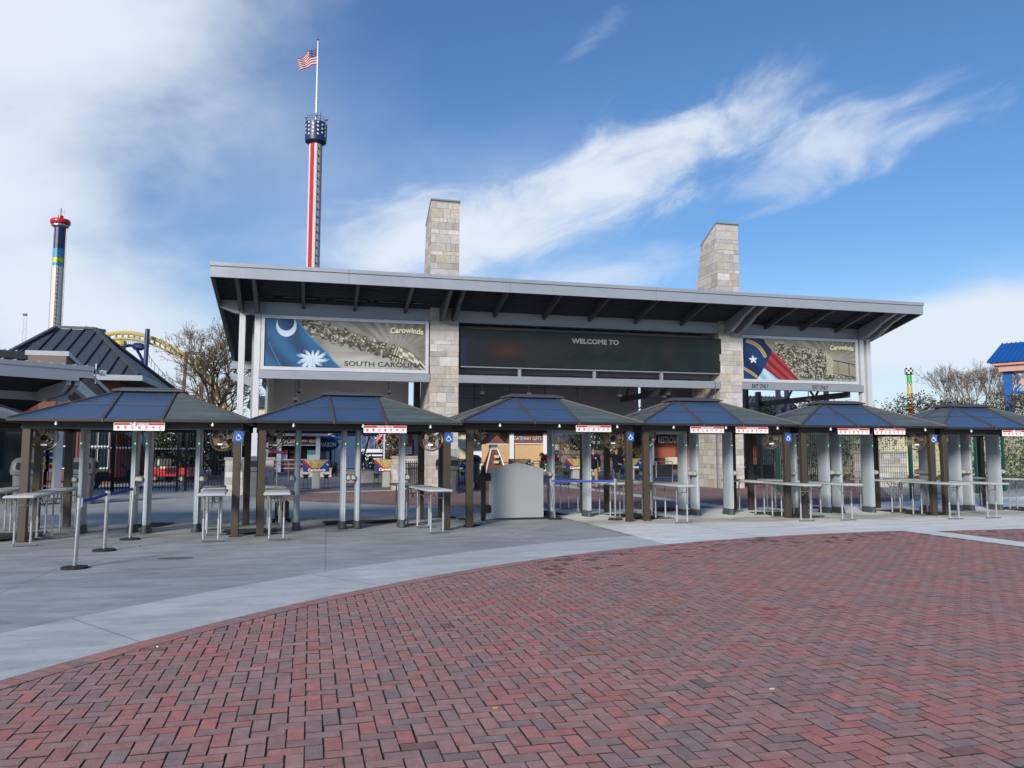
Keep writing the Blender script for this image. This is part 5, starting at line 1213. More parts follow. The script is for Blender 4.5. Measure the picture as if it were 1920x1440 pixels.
# ivy wall at the right
t = thing('ivy_wall', 'long cream wall overgrown with brown and green climbing plants at the right', 'wall', (36, 38, 0), 0)
wa, wb = Vector((26.5, 42.0, 0)), Vector((48.0, 30.5, 0)); dv = (wb - wa).normalized(); nv = Vector((-abs(dv.y), -dv.x, 0)).normalized(); Lw = (wb - wa).length
MB().beam(wa + Vector((0, 0, 1.7)), wb + Vector((0, 0, 1.7)), .3, 3.4).build('wall', M['cream'], t, world=True)
iv = MB(); r = random.Random(9)
dens = [(r.uniform(0, Lw), r.uniform(.5, 4.0), r.uniform(.6, 1.8)) for _ in range(60)]
for k in range(19000):
    c = r.choice(dens); s = min(Lw, max(0, c[0] + r.gauss(0, 1) * c[2])); z = c[1] + r.gauss(0, .6) * c[2]
    if z < .1 or z > 4.7: continue
    if z < 3.2 and r.random() < .25: continue
    p = wa + dv * s + nv * (.17 + abs(r.gauss(0, .18 if z < 3.2 else .5))) + Vector((0, 0, z)); col = tuple(v * r.uniform(.6, 1.3) for v in r.choice(OL + DG[:1])); iv.leaf(tuple(p), r.uniform(.04, .09), col)
iv.build('climbing_leaves', M['leaf'], t, world=True, fix=False)
cr2 = MB()
for k in range(22000):
    s = r.uniform(0, Lw); top = 3.5 + .55 * math.sin(s * .9) + .4 * math.sin(s * 2.3 + 1) + (.5 if s > 9 else 0); z = 3.1 + (top - 3.1 + .6) * r.random() ** .8
    col = tuple(v * r.uniform(.6, 1.3) for v in r.choice(OL + DG)); p = wa + dv * s + Vector((r.gauss(0, .4), r.gauss(0, .5), z)); cr2.leaf(tuple(p), r.uniform(.04, .10), col)
cr2.build('hedge_crest', M['leaf'], t, world=True, fix=False)
mb = MB()
for k in range(2600): p = wa + dv * r.uniform(0, Lw) + nv * r.uniform(.3, 1.6); mb.leaf((p.x, p.y, r.uniform(.02, .3)), r.uniform(.05, .12), tuple(v * r.uniform(.7, 1.2) for v in r.choice([hexc(120, 70, 44), hexc(96, 60, 40), hexc(70, 90, 50)])))
tag(mb.build('ground_cover', M['leaf'], fix=False), 'russet ground cover at the foot of the ivy wall', 'ground cover', kind='stuff')

# ================================================================== BUILDINGS BEHIND AND TO THE SIDE
RUS = [hexc(128, 60, 42), hexc(148, 82, 58), hexc(106, 46, 36), hexc(156, 92, 68), hexc(92, 44, 40)]
def panel_wall(mb, x0, x1, y, z0, z1, seed=1, ph=.6, pw=1.2):
    r = random.Random(seed); z = z0; row = 0
    while z < z1 - .01:
        zz = min(z1, z + ph); x = x0 - (pw * .5 if row % 2 else 0)
        while x < x1 - .01:
            w = pw * r.choice((.7, 1, 1, 1.4)); a, b = max(x, x0), min(x + w, x1)
            if b > a + .02: mb.box(a + .006, b - .006, y - .03, y, z + .006, zz - .006, col=r.choice(RUS))
            x += w
        z = zz; row += 1
    return mb
# ---- ticket building at the left (same front plane family as the entrance)
tb = thing('ticket_building', 'left ticket building with deep silver canopy fascia, russet panels and charcoal hip roof', 'building', (-16, 30, 0))
def tpart(mb, n, m, **k): return mb.build(n, M[m] if isinstance(m, str) else m, tb, world=True, **k)
PHI = R(38); cB = G(104, 933); uu, vv = (math.cos(PHI), math.sin(PHI)), (-math.sin(PHI), math.cos(PHI))
def PL(px, py, v_):                      # pixel -> (x, z) on the local plane y = v_ of the angled ticket building
    r = ray(px, py); P0 = (cB[0] + vv[0] * v_, cB[1] + vv[1] * v_); k = (P0[0] * vv[0] + P0[1] * vv[1]) / (r[0] * vv[0] + r[1] * vv[1])
    return ((r[0] * k - cB[0]) * uu[0] + (r[1] * k - cB[1]) * uu[1], EYE + r[2] * k)
def lpart(mb, n, m, **k):
    mb.v = [(cB[0] + uu[0] * x_ + vv[0] * y_, cB[1] + uu[1] * x_ + vv[1] * y_, z_) for x_, y_, z_ in mb.v]; return tpart(mb, n, m, **k)
FV = -2.6; xr = PL(176, 690, FV)[0]; z1 = PL(100, 681.5, FV)[1]; z0 = PL(100, 711, FV)[1]; xst = PL(148, 714, FV)[0]; zs0 = PL(165, 709, FV)[1]
lpart(MB().box(-18, xr, FV - .05, FV + .05, z1 - .14, z1).box(-18, xst, FV - .02, FV + .04, z0, z1 - .141).box(xst, xr, FV - .02, FV + .04, zs0, z1 - .141), 'canopy_fascia', 'silver2')
lpart(MB().prism([(FV + .06, z1 - .04), (3.4, z1 - 1.2), (3.4, z1 - 1.3), (FV + .06, z1 - .14)], 'x', -18, xr), 'canopy_roof', 'roofmetal')
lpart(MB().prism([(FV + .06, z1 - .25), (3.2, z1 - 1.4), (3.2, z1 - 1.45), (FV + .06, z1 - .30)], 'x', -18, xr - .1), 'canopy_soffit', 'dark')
st_ = MB(); x = xr - .2
while x > -17: st_.box(x - .015, x + .015, FV - .02, FV + .3, z1 + .001, z1 + .045); x -= .36
lpart(st_, 'roof_seam', 'silver')
for px_ in (131, 147): x = PL(px_, 714, FV)[0]; lpart(MB().prism([(FV + .06, z0 + .0), (FV + .06, z0 - .14), (FV + .6, z0 - .42), (-.3, z0 - .60), (-.3, z0 - .2)], 'x', x - .07, x + .07), 'canopy_bracket', 'silver')
bx, bz1 = PL(125, 737.5, 0); bz0 = PL(125, 753, 0)[1]
lpart(MB().box(-18, bx, -.12, .12, bz0, bz1), 'canopy_beam', 'silver')
lpart(MB().box(-.12, .12, -.10, .10, 0, bz0 - .001), 'canopy_column', 'whitecol'); lpart(MB().box(-8.2, -7.98, -.10, .10, 0, bz0 - .001), 'canopy_column', 'whitecol')
xs, pz1 = PL(76, 663, 3.2)
lpart(panel_wall(MB(), -18, xs, 3.2, 3.0, pz1 - .28, 5, .75, 2.2), 'upper_panels', 'redpanel')
lpart(MB().box(-18, xs, 3.2, 3.4, 3.0, pz1 - .29), 'upper_wall', 'taupe')
lpart(MB().box(-18, xs + .05, 3.1, 3.45, pz1 - .28, pz1), 'parapet', 'roofmetal')
st_ = MB(); x = xs
while x > -17: st_.box(x - .015, x + .015, 3.1, 3.3, pz1 + .001, pz1 + .05); x -= .42
lpart(st_, 'parapet_seam', 'silver')
# lower rear wing with sloping silver boards and side letters
xw = PY(150, 720, 33)[0]; wz = PY(150, 718, 33)[1]
tpart(MB().prism([(31, wz + .32), (46, wz - 2.08), (46, wz - 2.5), (31, wz - .1)], 'x', xw - .1, xw + .1), 'rake_board', 'silver2')
tpart(MB().prism([(31, wz + .34), (46, wz - 2.06), (46, wz - 1.6), (31, wz + .80)], 'x', xw - 1.2, xw + .04), 'side_wall', 'taupe')
tpart(MB().prism([(31, wz + .81), (46, wz - 1.59), (46, wz - 1.42), (31, wz + .98)], 'x', xw - 1.3, xw + .12), 'rake_board', 'silver')
for k, yy in enumerate((41, 42.3, 43.6, 44.9)):
    zc = wz + .17 - (yy - 33.5) * .16 + .08
    l = MB(); l.tube([(xw + .12, yy + .30 * math.cos(a), zc + .26 * math.sin(a)) for a in [R(40 + 28 * q) for q in range(11 if k != 1 else 6)]], .07, 6); tpart(l, 'wall_letter', 'white')
# shopfront under the canopy
gf = MB(); x = -17.0
while x < xs - 1.2: gf.box(x, x + 1.3, 3.05, 3.1, .5, 2.9); x += 1.45
lpart(gf, 'shop_window', 'glass')
lpart(MB().box(-18, xs - .1, 3.1, 3.19, 0, 3.0), 'shopfront', 'taupe')
vm = MB()
for x in np.arange(-17.0, xs, 1.45): vm.box(x - .12, x - .03, 3.0, 3.08, 0, 3.0)
lpart(vm, 'mullions', 'whitecol')
# banners / posters by the entrance of the ticket building
for i, (px, y) in enumerate(((82, 31.5), (93, 31.5))):
    x = PY(px, 880, y)[0]; o = MB().box(-.17, .17, 0, .04, .9, 2.6).build('poster', M['white']); o.location = (x, y, 0)
    q = MB(); r = random.Random(i)
    for k in range(7): q.box(-.13, .13, -.006, -.001, 1.0 + k * .22, 1.0 + k * .22 + .16, col=r.choice([hexc(30, 60, 130), hexc(180, 40, 40), hexc(60, 120, 110), hexc(200, 170, 80), hexc(40, 40, 60)]))
    pc = q.build('print', M['attr'], o); tag(o, ('left' if i == 0 else 'right') + ' narrow poster panel beside the white ticket canopy column', 'poster', 'narrow poster panels')
lpart(MB().tube([(xr + .12, FV + .1, z1 - .55), (xr + .12, FV + .1, z1 + .12)], .022, 8), 'antenna_mast', 'white')
lpart(MB().box(xr + .30, xr + .46, FV + .1, FV + .22, z1 - .26, z1 - .08), 'wall_light', 'white')

# hip roof behind
hb = thing('hip_roof_building', 'building with large charcoal standing seam hip roof behind the ticket canopy', 'building', (-14, 46, 0))
e0 = PY(262, 706, 42); eL = PY(30, 668, 42)
xE, zE = e0; rl = PY(105, 617, 48); rr_ = PY(178, 618, 48); zR = (rl[1] + rr_[1]) / 2; y0, yb = 42.0, 54.0
wL = PY(-50, 700, 42)[0]
def hpart(mb, n, m, **k): return mb.build(n, M[m] if isinstance(m, str) else m, hb, world=True, **k)
A = [(wL, y0, zE), (xE, y0, zE), (rr_[0], 48, zR), (rl[0], 48, zR)]
hpart(MB().slab(A, .06), 'roof_slope', 'roofmetal')
hpart(MB().slab([(xE, y0, zE), (xE, yb, zE), (rr_[0], 48, zR), (rr_[0], 47.9, zR)], .06), 'roof_slope', 'roofmetal')
hpart(MB().slab([(xE, yb, zE), (wL, yb, zE), (rl[0], 48, zR), (rr_[0], 48, zR)], .06), 'roof_slope', 'roofmetal')
hpart(MB().slab([(wL, yb, zE), (wL, y0, zE), (rl[0], 48, zR), (rl[0], 48.1, zR)], .06), 'roof_slope', 'roofmetal')
sm = MB(); x = wL + .5
while x < xE - .2:
    if x < rl[0]: s = (x - wL) / (rl[0] - wL)
    elif x > rr_[0]: s = (xE - x) / (xE - rr_[0])
    else: s = 1
    sm.beam((x, y0, zE + .05), (x, y0 + 6 * s, zE + .05 + (zR - zE) * s), .035, .06); x += .66
hpart(sm, 'standing_seam', 'seam')
cp = MB()
for a, b in (((xE, y0, zE), (rr_[0], 48, zR)), ((wL, y0, zE), (rl[0], 48, zR)), ((rl[0], 48, zR), (rr_[0], 48, zR)), ((xE, yb, zE), (rr_[0], 48, zR))): cp.beam((a[0], a[1], a[2] + .1), (b[0], b[1], b[2] + .1), .22, .12)
hpart(cp, 'hip_cap', 'roofmetal')
hpart(MB().box(wL, xE + .05, y0 - .12, y0, zE - .22, zE + .05), 'gutter', 'silver')
hpart(MB().box(xE + .051, xE + .15, y0 - .12, yb, zE - .22, zE + .05), 'gutter', 'silver')
hpart(MB().box(wL + 1, xE - 1.2, y0 + 1.2, yb - 1, 0, zE - .05), 'wall', 'brickred')
wn = MB()
for x in np.arange(wL + 3, xE - 2.2, 1.7): wn.box(x, x + 1.1, y0 + 1.14, y0 + 1.19, .8, 3.0)
hpart(wn, 'window', 'glass')
wn = MB()
for x in np.arange(wL + 3, xE - 2.2, 1.7):
    for q in (0, .55, 1.1): wn.box(x + q - .035, x + q + .035, y0 + 1.09, y0 + 1.135, .75, 3.05)
    for z in (.8, 1.9, 3.0): wn.box(x + .036, x + 1.06, y0 + 1.095, y0 + 1.132, z - .03, z + .03)
hpart(wn, 'window_frame', 'white')

# ---- generic little park buildings
def bld(name, lab, x0, x1, y0, y1, h, wall, roof='roofmetal', rh=0.0, over=.5, cat='building', ridge='x', grp=None):
    t = thing(name, lab, cat, ((x0 + x1) / 2, y0, 0), 0, grp)
    MB().box(x0, x1, y0, y1, 0, h).build('wall', M[wall], t, world=True)
    a, b, c, d = x0 - over, x1 + over, y0 - over, y1 + over
    if rh > 0:
        ym, xm = (c + d) / 2, (a + b) / 2
        if ridge == 'x': MB().prism([(c, h + .01), (d, h + .01), (ym, h + rh)], 'x', a, b).build('roof', M[roof], t, world=True)
        elif ridge == 'y': MB().prism([(a, h + .01), (b, h + .01), (xm, h + rh)], 'y', c, d).build('roof', M[roof], t, world=True)
        else:
            k = min(b - a, d - c) * .42; MB().loft([[(a, c, h + .01), (b, c, h + .01), (b, d, h + .01), (a, d, h + .01)], [(a + k, c + k, h + rh), (b - k, c + k, h + rh), (b - k, d - k, h + rh), (a + k, d - k, h + rh)]]).build('roof', M[roof], t, world=True)
    else: MB().box(a, b, c, d, h + .001, h + .25).build('roof', M[roof], t, world=True)
    return t
def lettering(t, txt, x, y, z, h, w, m, name='sign_lettering', **k):
    mb = MB(); text_mb(mb, txt, (x, y, z), (1, 0, 0), (0, 0, 1), h, w, .05, **k); mb.build(name, M[m] if isinstance(m, str) else m, t, world=True)
# cola refreshment stand
Yc = 66.0; xa, xb = PY(519, 850, Yc)[0], PY(600, 850, Yc)[0]; zf = lambda py: PY(560, py, Yc)[1]
t = thing('refreshment_stand', 'red and white refreshment stand with script lettering, dark serving hatch and drink machines', 'kiosk', ((xa + xb) / 2, Yc, 0))
xa0 = xa - 4.5
MB().box(xa0, xb, Yc + .6, Yc + 5, 0, zf(815)).build('wall', M['dark'], t, world=True)
MB().box(xa0, xb, Yc, Yc + .5, 0, zf(863)).build('counter_front', M['brickred'], t, world=True)
MB().box(xa0, xb, Yc - .03, Yc, zf(871), zf(869.5)).box(xa0, xb, Yc - .03, Yc, zf(879), zf(877)).box(xa0, xb, Yc - .15, Yc + .6, zf(863), zf(861)).build('trim', M['white'], t, world=True)
MB().box(xa0, xb, Yc - .05, Yc + .55, zf(834), zf(819)).build('sign_band', M['brickred'], t, world=True)
MB().box(xa0, xb + .6, Yc - .8, Yc + 5.4, zf(818), zf(806)).build('roof', M['silver'], t, world=True)
MB().box(xa0, xb, Yc - .09, Yc - .05, zf(835.5), zf(834)).build('band_trim', M['white'], t, world=True)
for x in (xa, xb - .35, xa - 3.4): MB().box(x, x + .35, Yc - .3, Yc, 0, zf(818)).build('post', M['white'], t, world=True)
u_ = (xb - xa)
lettering(t, 'Coca-Cola', xa + u_ * .20, Yc - .1, zf(826), (zf(821) - zf(830)) * 1.15, u_ * .42, 'white', shear=.45, bold=.01)
lettering(t, 'REFRESHMENT', xa + u_ * .56, Yc - .1, zf(827), (zf(825) - zf(829)) * 1.1, u_ * .30, 'white', bold=.03)
MB().box(xa + u_ * .74, xa + u_ * .955, Yc - .10, Yc - .055, zf(829.5), zf(824.5)).build('station_plate', M['white'], t, world=True)
lettering(t, 'STATION', xa + u_ * .848, Yc - .11, zf(827), (zf(825.6) - zf(828.4)), u_ * .17, 'brickred', bold=.03)
for a, b, c, lab in ((.05, .24, 'signred', 'drink_machine'), (.70, .90, 'teal', 'drink_machine')):
    M['teal'] = M.get('teal') or mat('teal plastic', (.10, .42, .42), .5)
    MB().box(xa + u_ * a, xa + u_ * b, Yc + .2, Yc + .58, zf(861), zf(844)).build('drink_machine', M['white'], t, world=True)
    MB().box(xa + u_ * a, xa + u_ * b, Yc + .15, Yc + .19, zf(852), zf(844)).build('machine_front', M[c], t, world=True)
bt = MB()
for k in range(9): bt.box(xa + u_ * (.29 + k * .022), xa + u_ * (.302 + k * .022), Yc + .5, Yc + .56, zf(860), zf(855)).box(xa + u_ * (.29 + k * .022), xa + u_ * (.302 + k * .022), Yc + .5, Yc + .56, zf(850), zf(846))
bt.build('bottles', M['brickred'], t, world=True)
# parasol
x = PY(508, 846, 60)[0]; z = PY(508, 846, 60)[1]; t = thing('parasol', 'red parasol left of the refreshment stand', 'parasol', (x, 60, 0))
MB().lathe([(.02, z + .25), (1.2, z - .15), (1.15, z - .18), (.02, z + .2)], n=8).build('canopy', M['red'], t); MB().tube([(0, 0, 0), (0, 0, z + .3)], .03, 8).build('pole', M['white'], t)
# cream building behind the stand and shop beyond
t = bld('cream_building', 'cream building far left of the refreshment stand', PY(470, 850, 84)[0], PY(516, 850, 84)[0], 84, 92, 6.2, 'cream', rh=1.5)
# blue bakery shop
Yb = 72.0; xa, xb = PY(602, 850, Yb)[0], PY(634, 850, Yb)[0]; zb = lambda py: PY(615, py, Yb)[1]
t = bld('bakery_shop', 'pale blue shop with navy name badge and white doors', xa - 2, xb, Yb, Yb + 6, zb(823), 'silver', 'rideblue', 0, .35)
MB().box(xa, xb, Yb - .12, Yb - .01, zb(823), zb(820)).box(xa - 1, xb, Yb - .1, Yb, zb(841), zb(839)).build('cornice', M['white'], t, world=True)
MB().lathe([(1.0, -.05), (1.02, 0), (1.0, .05)], (0, 0, 0), 20)
bg_ = MB(); cxb = (PY(608, 850, Yb)[0]); czb = zb(833.5)
bg_.loft([[(cxb + 1.25 * math.cos(a) * (1 + .06 * math.cos(4 * a)), y_, czb + .62 * math.sin(a)) for a in [k * .3142 for k in range(20)]] for y_ in (Yb - .2, Yb - .1)]).build('name_badge', M['navy'], t, world=True)
lettering(t, 'CINNABON', cxb, Yb - .2, czb, .42, 2.0, 'white', bold=.03)
for k, px in enumerate((611, 617.5, 627)): x = PY(px, 850, Yb)[0]; MB().box(x, x + .5, Yb - .15, Yb, 0, zb(841)).build('pilaster', M['white'], t, world=True)
MB().box(PY(619, 850, Yb)[0], PY(627, 850, Yb)[0], Yb - .05, Yb - .01, 0, zb(845)).build('door', M['glass'], t, world=True)
# blue hall, stage truss, press wall
t = bld('blue_hall', 'large flat blue building behind the press wall', PY(634, 850, 88)[0], PY(700, 850, 88)[0], 88, 96, PY(640, 814, 88)[1], 'dullblue', 'dullblue')
for i, (px, py0) in enumerate(((683, 818), (697, 818), (712, 823), (738, 822))):
    x, z = PY(px, py0, 64); t = thing('truss_tower', 'slim aluminium stage truss tower, ' + ['leftmost of four, behind the slim tree', 'second from left, right of the slim tree', 'third from left above the press wall', 'rightmost of four, in the olive shrubs'][i], 'truss', (x, 64, 0), 0, 'stage truss towers')
    m_ = MB()
    for a in (-.22, .22):
        for b in (-.22, .22): m_.beam((a, b, 0), (a, b, z), .06, .06)
    k = 0.0
    while k < z - .5: m_.beam((-.22, -.22, k), (.22, -.22, k + .5), .04, .04).beam((.22, -.22, k + .5), (-.22, -.22, k + 1.0), .04, .04); k += 1.0
    m_.build('lattice', M['trussgrey'], t)
x0_, z0_ = PY(677, 869, 60); x1_, z1_ = PY(717, 842, 60)
t = thing('press_wall', 'white press backdrop wall printed with rows of small dark logos', 'backdrop', ((x0_ + x1_) / 2, 60, 0))
MB().box(x0_, x1_, 60, 60.1, .0, z1_).build('board', M['white'], t, world=True)
lg = MB()
for r_ in range(5):
    for c_ in range(6):
        xx = x0_ + .35 + c_ * (x1_ - x0_ - .3) / 6 + (.12 if r_ % 2 else 0); zz = z1_ - .35 - r_ * (z1_ - .4) / 5.2; lg.box(xx, xx + .32, 59.985, 59.999, zz - .06, zz + .05).box(xx + .1, xx + .3, 59.985, 59.999, zz + .052, zz + .09)
lg.build('logo_print', M['navy'], t, world=True)
x, z = PY(721, 812, 50); t = thing('flag_pole', 'bare white pole right of the press wall', 'pole', (x, 50, 0)); MB().tube([(0, 0, 0), (0, 0, z + 1)], [.07, .05], 10).build('shaft', M['whitecol'], t); MB().lathe([(.12, 0), (.12, .06), (.08, .08)], n=12).build('base', M['whitecol'], t)
# red ride structure
t = thing('red_ride', 'red steel ride structure rising behind the stage trusses', 'ride', (PY(740, 850, 100)[0], 100, 0)); m_ = MB()
xx, zz = PY(740, 812, 100)
for k in range(7): m_.tube([(k * .9 - 3, 0, 0), (k * .9 - 2.2, .5, zz * .6), (k * .5 - 1.0, 0, zz + 1.2 - abs(k - 3) * .5)], .16, 6)
m_.tube([(-3, 0, zz * .5), (-1, 0, zz + .5), (1.5, 0, zz + .8), (3, 0, zz * .6)], .28, 8); m_.build('steelwork', M['red'], t)
# side building with columns left of the left pillar
Ys = 40.0; t = thing('side_building', 'grey and russet columned building left of the left stone pillar', 'building', (PY(775, 850, Ys)[0], Ys, 0))
for a, b, mm in ((757, 765, 'silver'), (765, 775, 'brickred'), (776, 783, 'silver'), (785, 788, 'white')):
    xx0, xx1 = PY(a, 830, Ys)[0], PY(b, 830, Ys)[0]; MB().box(xx0, xx1, Ys, Ys + .5, 0, 3.6).build('column', M[mm], t, world=True)
MB().box(PY(757, 830, Ys)[0], PY(797, 830, Ys)[0], Ys + .1, Ys + .4, 3.61, 4.0).build('beam', M['silver'], t, world=True)
sx_, sz_ = PY(762, 842, 39.7)
o = MB().box(-.28, .28, 0, .03, -.26, .26).build('notice_board', M['white']); o.location = (sx_, 39.7, sz_); tag(o, 'white notice with red header hung left of the left stone pillar', 'sign')
MB().box(-.27, .27, -.006, -.001, .12, .25).build('header', M['signred'], o); mb = MB()
for k in range(4): mb.box(-.2, .2, -.006, -.001, .05 - k * .08, .075 - k * .08)
mb.build('text_lines', M['black'], o)
# gateway gifts
Yg = 56.0; gx = lambda px: PY(px, 850, Yg)[0]; gz = lambda py: PY(990, py, Yg)[1]
t = thing('gift_shop', 'pale orange gift shop with white trim and russet name band reading GATEWAY GIFTS', 'building', (gx(990), Yg, 0))
MB().box(gx(958), gx(1021), Yg, Yg + 6, 0, gz(831)).build('wall', M['orange'], t, world=True)
MB().box(gx(958), gx(1021), Yg - .02, Yg + 6, gz(831) + .002, gz(811)).build('name_band', M['brickred'], t, world=True)
lw = MB(); L0 = Vector((gx(957), Yg, 0)); L1 = Vector((gx(930), Yg + 5, 0))
lw.slab([L1, L0, L0 + Vector((0, 0, gz(831))), L1 + Vector((0, 0, gz(831)))], .2); lw.build('side_wall', M['orange'], t, world=True)
lw = MB(); lw.slab([L1 + Vector((0, 0, gz(831) + .01)), L0 + Vector((0, 0, gz(831) + .01)), L0 + Vector((0, 0, gz(811))), L1 + Vector((0, 0, gz(811)))], .2); lw.build('side_band', M['brickred'], t, world=True)
for px in (955, 1018): MB().box(gx(px), gx(px) + .32, Yg - .15, Yg - .02, 0, gz(810)).build('pilaster', M['white'], t, world=True)
MB().box(gx(957), gx(1021), Yg - .10, Yg - .025, gz(832.5), gz(831)).build('band_trim', M['white'], t, world=True)
MB().loft([[(gx(926), Yg - .6, gz(811) + .01), (gx(1026), Yg - .6, gz(811) + .01), (gx(1026), Yg + 7, gz(811) + .01), (gx(926), Yg + 7, gz(811) + .01)], [(gx(950), Yg + 2, gz(800)), (gx(1005), Yg + 2, gz(800)), (gx(1005), Yg + 4, gz(800)), (gx(950), Yg + 4, gz(800))]]).build('roof', M['silver'], t, world=True)
lettering(t, 'GATEWAY GIFTS', gx(989), Yg - .04, gz(822), gz(818.5) - gz(825.5), gx(1014) - gx(963), 'white', bold=-.004)
sp = MB(); x = gx(977); sp.tube([(x, Yg - 8, 0), (x, Yg - 8, gz(811) + 1.5)], .07, 6); o = sp.build('wooden_pole', M['taupe']); tag(o, 'plain wooden pole standing before the gift shop name band', 'pole')
# cream pavilions between pillar and gift shop
t = bld('cream_pavilion', 'cream house with dark roof and white stone columns right of the left pillar', PY(864, 850, 74)[0], PY(925, 850, 74)[0], 74, 82, PY(890, 812, 74)[1], 'cream', rh=2.2, ridge='x')
for px in (886, 914): x = PY(px, 850, 70)[0]; MB().box(x, x + 1.2, 70, 71, 0, PY(890, 836, 70)[1]).build('column', M['white'], t, world=True)
x0_, x1_ = PY(862, 850, 69.6)[0], PY(905, 850, 69.6)[0]; MB().prism([(69.5, PY(890, 836, 70)[1]), (74, PY(890, 822, 70)[1]), (74, PY(890, 823, 70)[1] - .3), (69.5, PY(890, 837, 70)[1] - .2)], 'x', x0_, x1_).build('porch_roof', M['roofmetal'], t, world=True)
MB().box(PY(893, 850, 73.9)[0], PY(908, 850, 73.9)[0], 73.8, 73.95, 0, 4).build('doorway', M['dark'], t, world=True)
t = bld('cream_annex', 'pale yellow building behind bare shrubs right of the gift shop', PY(1030, 850, 78)[0], PY(1095, 850, 78)[0], 78, 88, PY(1060, 830, 78)[1], 'cream', rh=3.4, ridge='x')
# gabled kiosk
Yk = 33.4; kx, _ = PY(925, 860, Yk); kz = lambda py: PY(925, py, Yk)[1]
t = thing('gabled_kiosk', 'small red brown kiosk with gable roof over an A-shaped board base', 'kiosk', (kx, Yk, 0), R(8))
for (zz0, zz1, w0, w1, nm, mm) in ((.3, kz(843), .72, .15, 'base', 'brickred'),):
    MB().loft([[(-w0, -w0 * .7, 0), (w0, -w0 * .7, 0), (w0, w0 * .7, 0), (-w0, w0 * .7, 0)], [(-w1, -w1 * .7, zz1), (w1, -w1 * .7, zz1), (w1, w1 * .7, zz1), (-w1, w1 * .7, zz1)]]).build(nm, M[mm], t)
bd_ = MB(); bd_.beam((-.74, -.54, 0), (-.16, -.14, kz(843)), .06, .05).beam((.74, -.54, 0), (.16, -.14, kz(843)), .06, .05).build('edge_trim', M['white'], t)
MB().box(-.16, .16, -.12, .12, kz(843) + .001, kz(832)).build('neck', M['white'], t)
MB().prism([(-.46, kz(832) + .002), (.46, kz(832) + .002), (0, kz(815))], 'y', -.4, .4).build('roof', M['brickred'], t)
MB().slab([(-.52, -.45, kz(833)), (0, -.45, kz(813)), (0, .45, kz(813)), (-.52, .45, kz(833))], -.03).slab([(0, -.45, kz(813)), (.52, -.45, kz(833)), (.52, .45, kz(833)), (0, .45, kz(813))], -.03).build('roof_covering', M['bronzedark'], t)
MB().box(-.50, .50, -.44, -.41, kz(833.5), kz(832)).build('eave_trim', M['white'], t)
for a, b in ((-.12, 1.12), (-.10, 1.36)): MB().box(a, a + .22, -.40, -.34, b, b + .11).build('small_plaque', M['cream'], t)
# restroom building
Yr = 57.0; rx_ = lambda px: PY(px, 850, Yr)[0]; rz2 = lambda py: PY(1300, py, Yr)[1]
t = thing('restroom_building', 'low building with mixed russet wall panels, grey metal roof and RESTROOMS lettering', 'building', (rx_(1300), Yr, 0))
MB().box(rx_(1222), rx_(1520), Yr, Yr + 8, 0, rz2(806)).build('wall', M['taupe'], t, world=True)
panel_wall(MB(), rx_(1222), rx_(1520), Yr, .3, rz2(808), 8, .85, 1.7).build('wall_panels', M['redpanel'], t, world=True)
lettering(t, 'RESTROOMS', rx_(1253), Yr - .30, rz2(825), rz2(819) - rz2(831.5), rx_(1274) - rx_(1231), 'white', bold=.015)
q0 = [(rx_(1165), Yr - 2.2, rz2(812)), (rx_(1530), Yr - 2.2, rz2(812)), (rx_(1530), Yr + 1.5, rz2(795)), (rx_(1165), Yr + 1.5, rz2(795))]; MB().slab(q0, .1).build('front_roof', M['silver'], t, world=True)
H1 = [(1300, 797, Yr + 1.5), (1520, 800, Yr + 1.5), (1478, 744, Yr + 7), (1372, 740, Yr + 7)]
q1 = [(PY(a, b, c)[0], c, PY(a, b, c)[1]) for a, b, c in H1]; q1 = [(q1[0][0], q1[0][1], q1[1][2]), q1[1], q1[2], (q1[3][0], q1[3][1], q1[2][2])]; MB().slab(q1, .1).build('hip_roof', M['roofmetal'], t, world=True)
sm = MB()
for k in range(16): s = k / 15; sm.beam((q1[0][0] + (q1[1][0] - q1[0][0]) * s, q1[0][1], q1[0][2] + .05), (q1[3][0] + (q1[2][0] - q1[3][0]) * s, q1[3][1], q1[3][2] + .05), .06, .08)
sm.build('standing_seam', M['seam'], t, world=True)
for px in (1197, 1408, 1422): x = rx_(px); MB().box(x, x + .42, Yr - 2.0, Yr - 1.6, 0, rz2(813)).build('column', M['silver'], t, world=True)
MB().beam((rx_(1262), Yr - .1, rz2(826)), (rx_(1258), Yr - 1.9, rz2(814)), .12, .2).build('brace', M['silver'], t, world=True)
MB().box(rx_(1243), rx_(1262), Yr - 1.0, Yr - .4, rz2(870), rz2(857)).build('counter_box', M['cream'], t, world=True)
# wooden fence
x0_, x1_ = PY(1036, 870, 58)[0], PY(1150, 870, 58)[0]; t = thing('wooden_fence', 'brown board fence behind the standing men', 'fence', (x0_, 58, 0)); mb = MB(); x = x0_
while x < x1_: mb.box(x, x + .13, 58, 58.03, .1, 1.75); x += .16
mb.build('boards', M['taupe'], t, world=True); MB().box(x0_, x1_, 57.9, 57.99, 1.4, 1.5).box(x0_, x1_, 57.9, 57.99, .3, .4).build('rail', M['bark'], t, world=True)
# tree line mass closing the horizon
mb = MB(); r = random.Random(77)
for k in range(14000):
    x = r.uniform(-70, 110); y = r.uniform(98, 112); z = abs(r.gauss(0, 1)) * 2.2 * (1 + .5 * math.sin(x * .21)) + r.uniform(0, 2); mb.leaf((x, y, z), r.uniform(.2, .45), tuple(v * r.uniform(.7, 1.2) for v in r.choice(OL + DG)))
tag(mb.build('distant_woods', M['leaf'], fix=False), 'low mass of distant shrubs and trees closing the horizon', 'woods', kind='stuff')

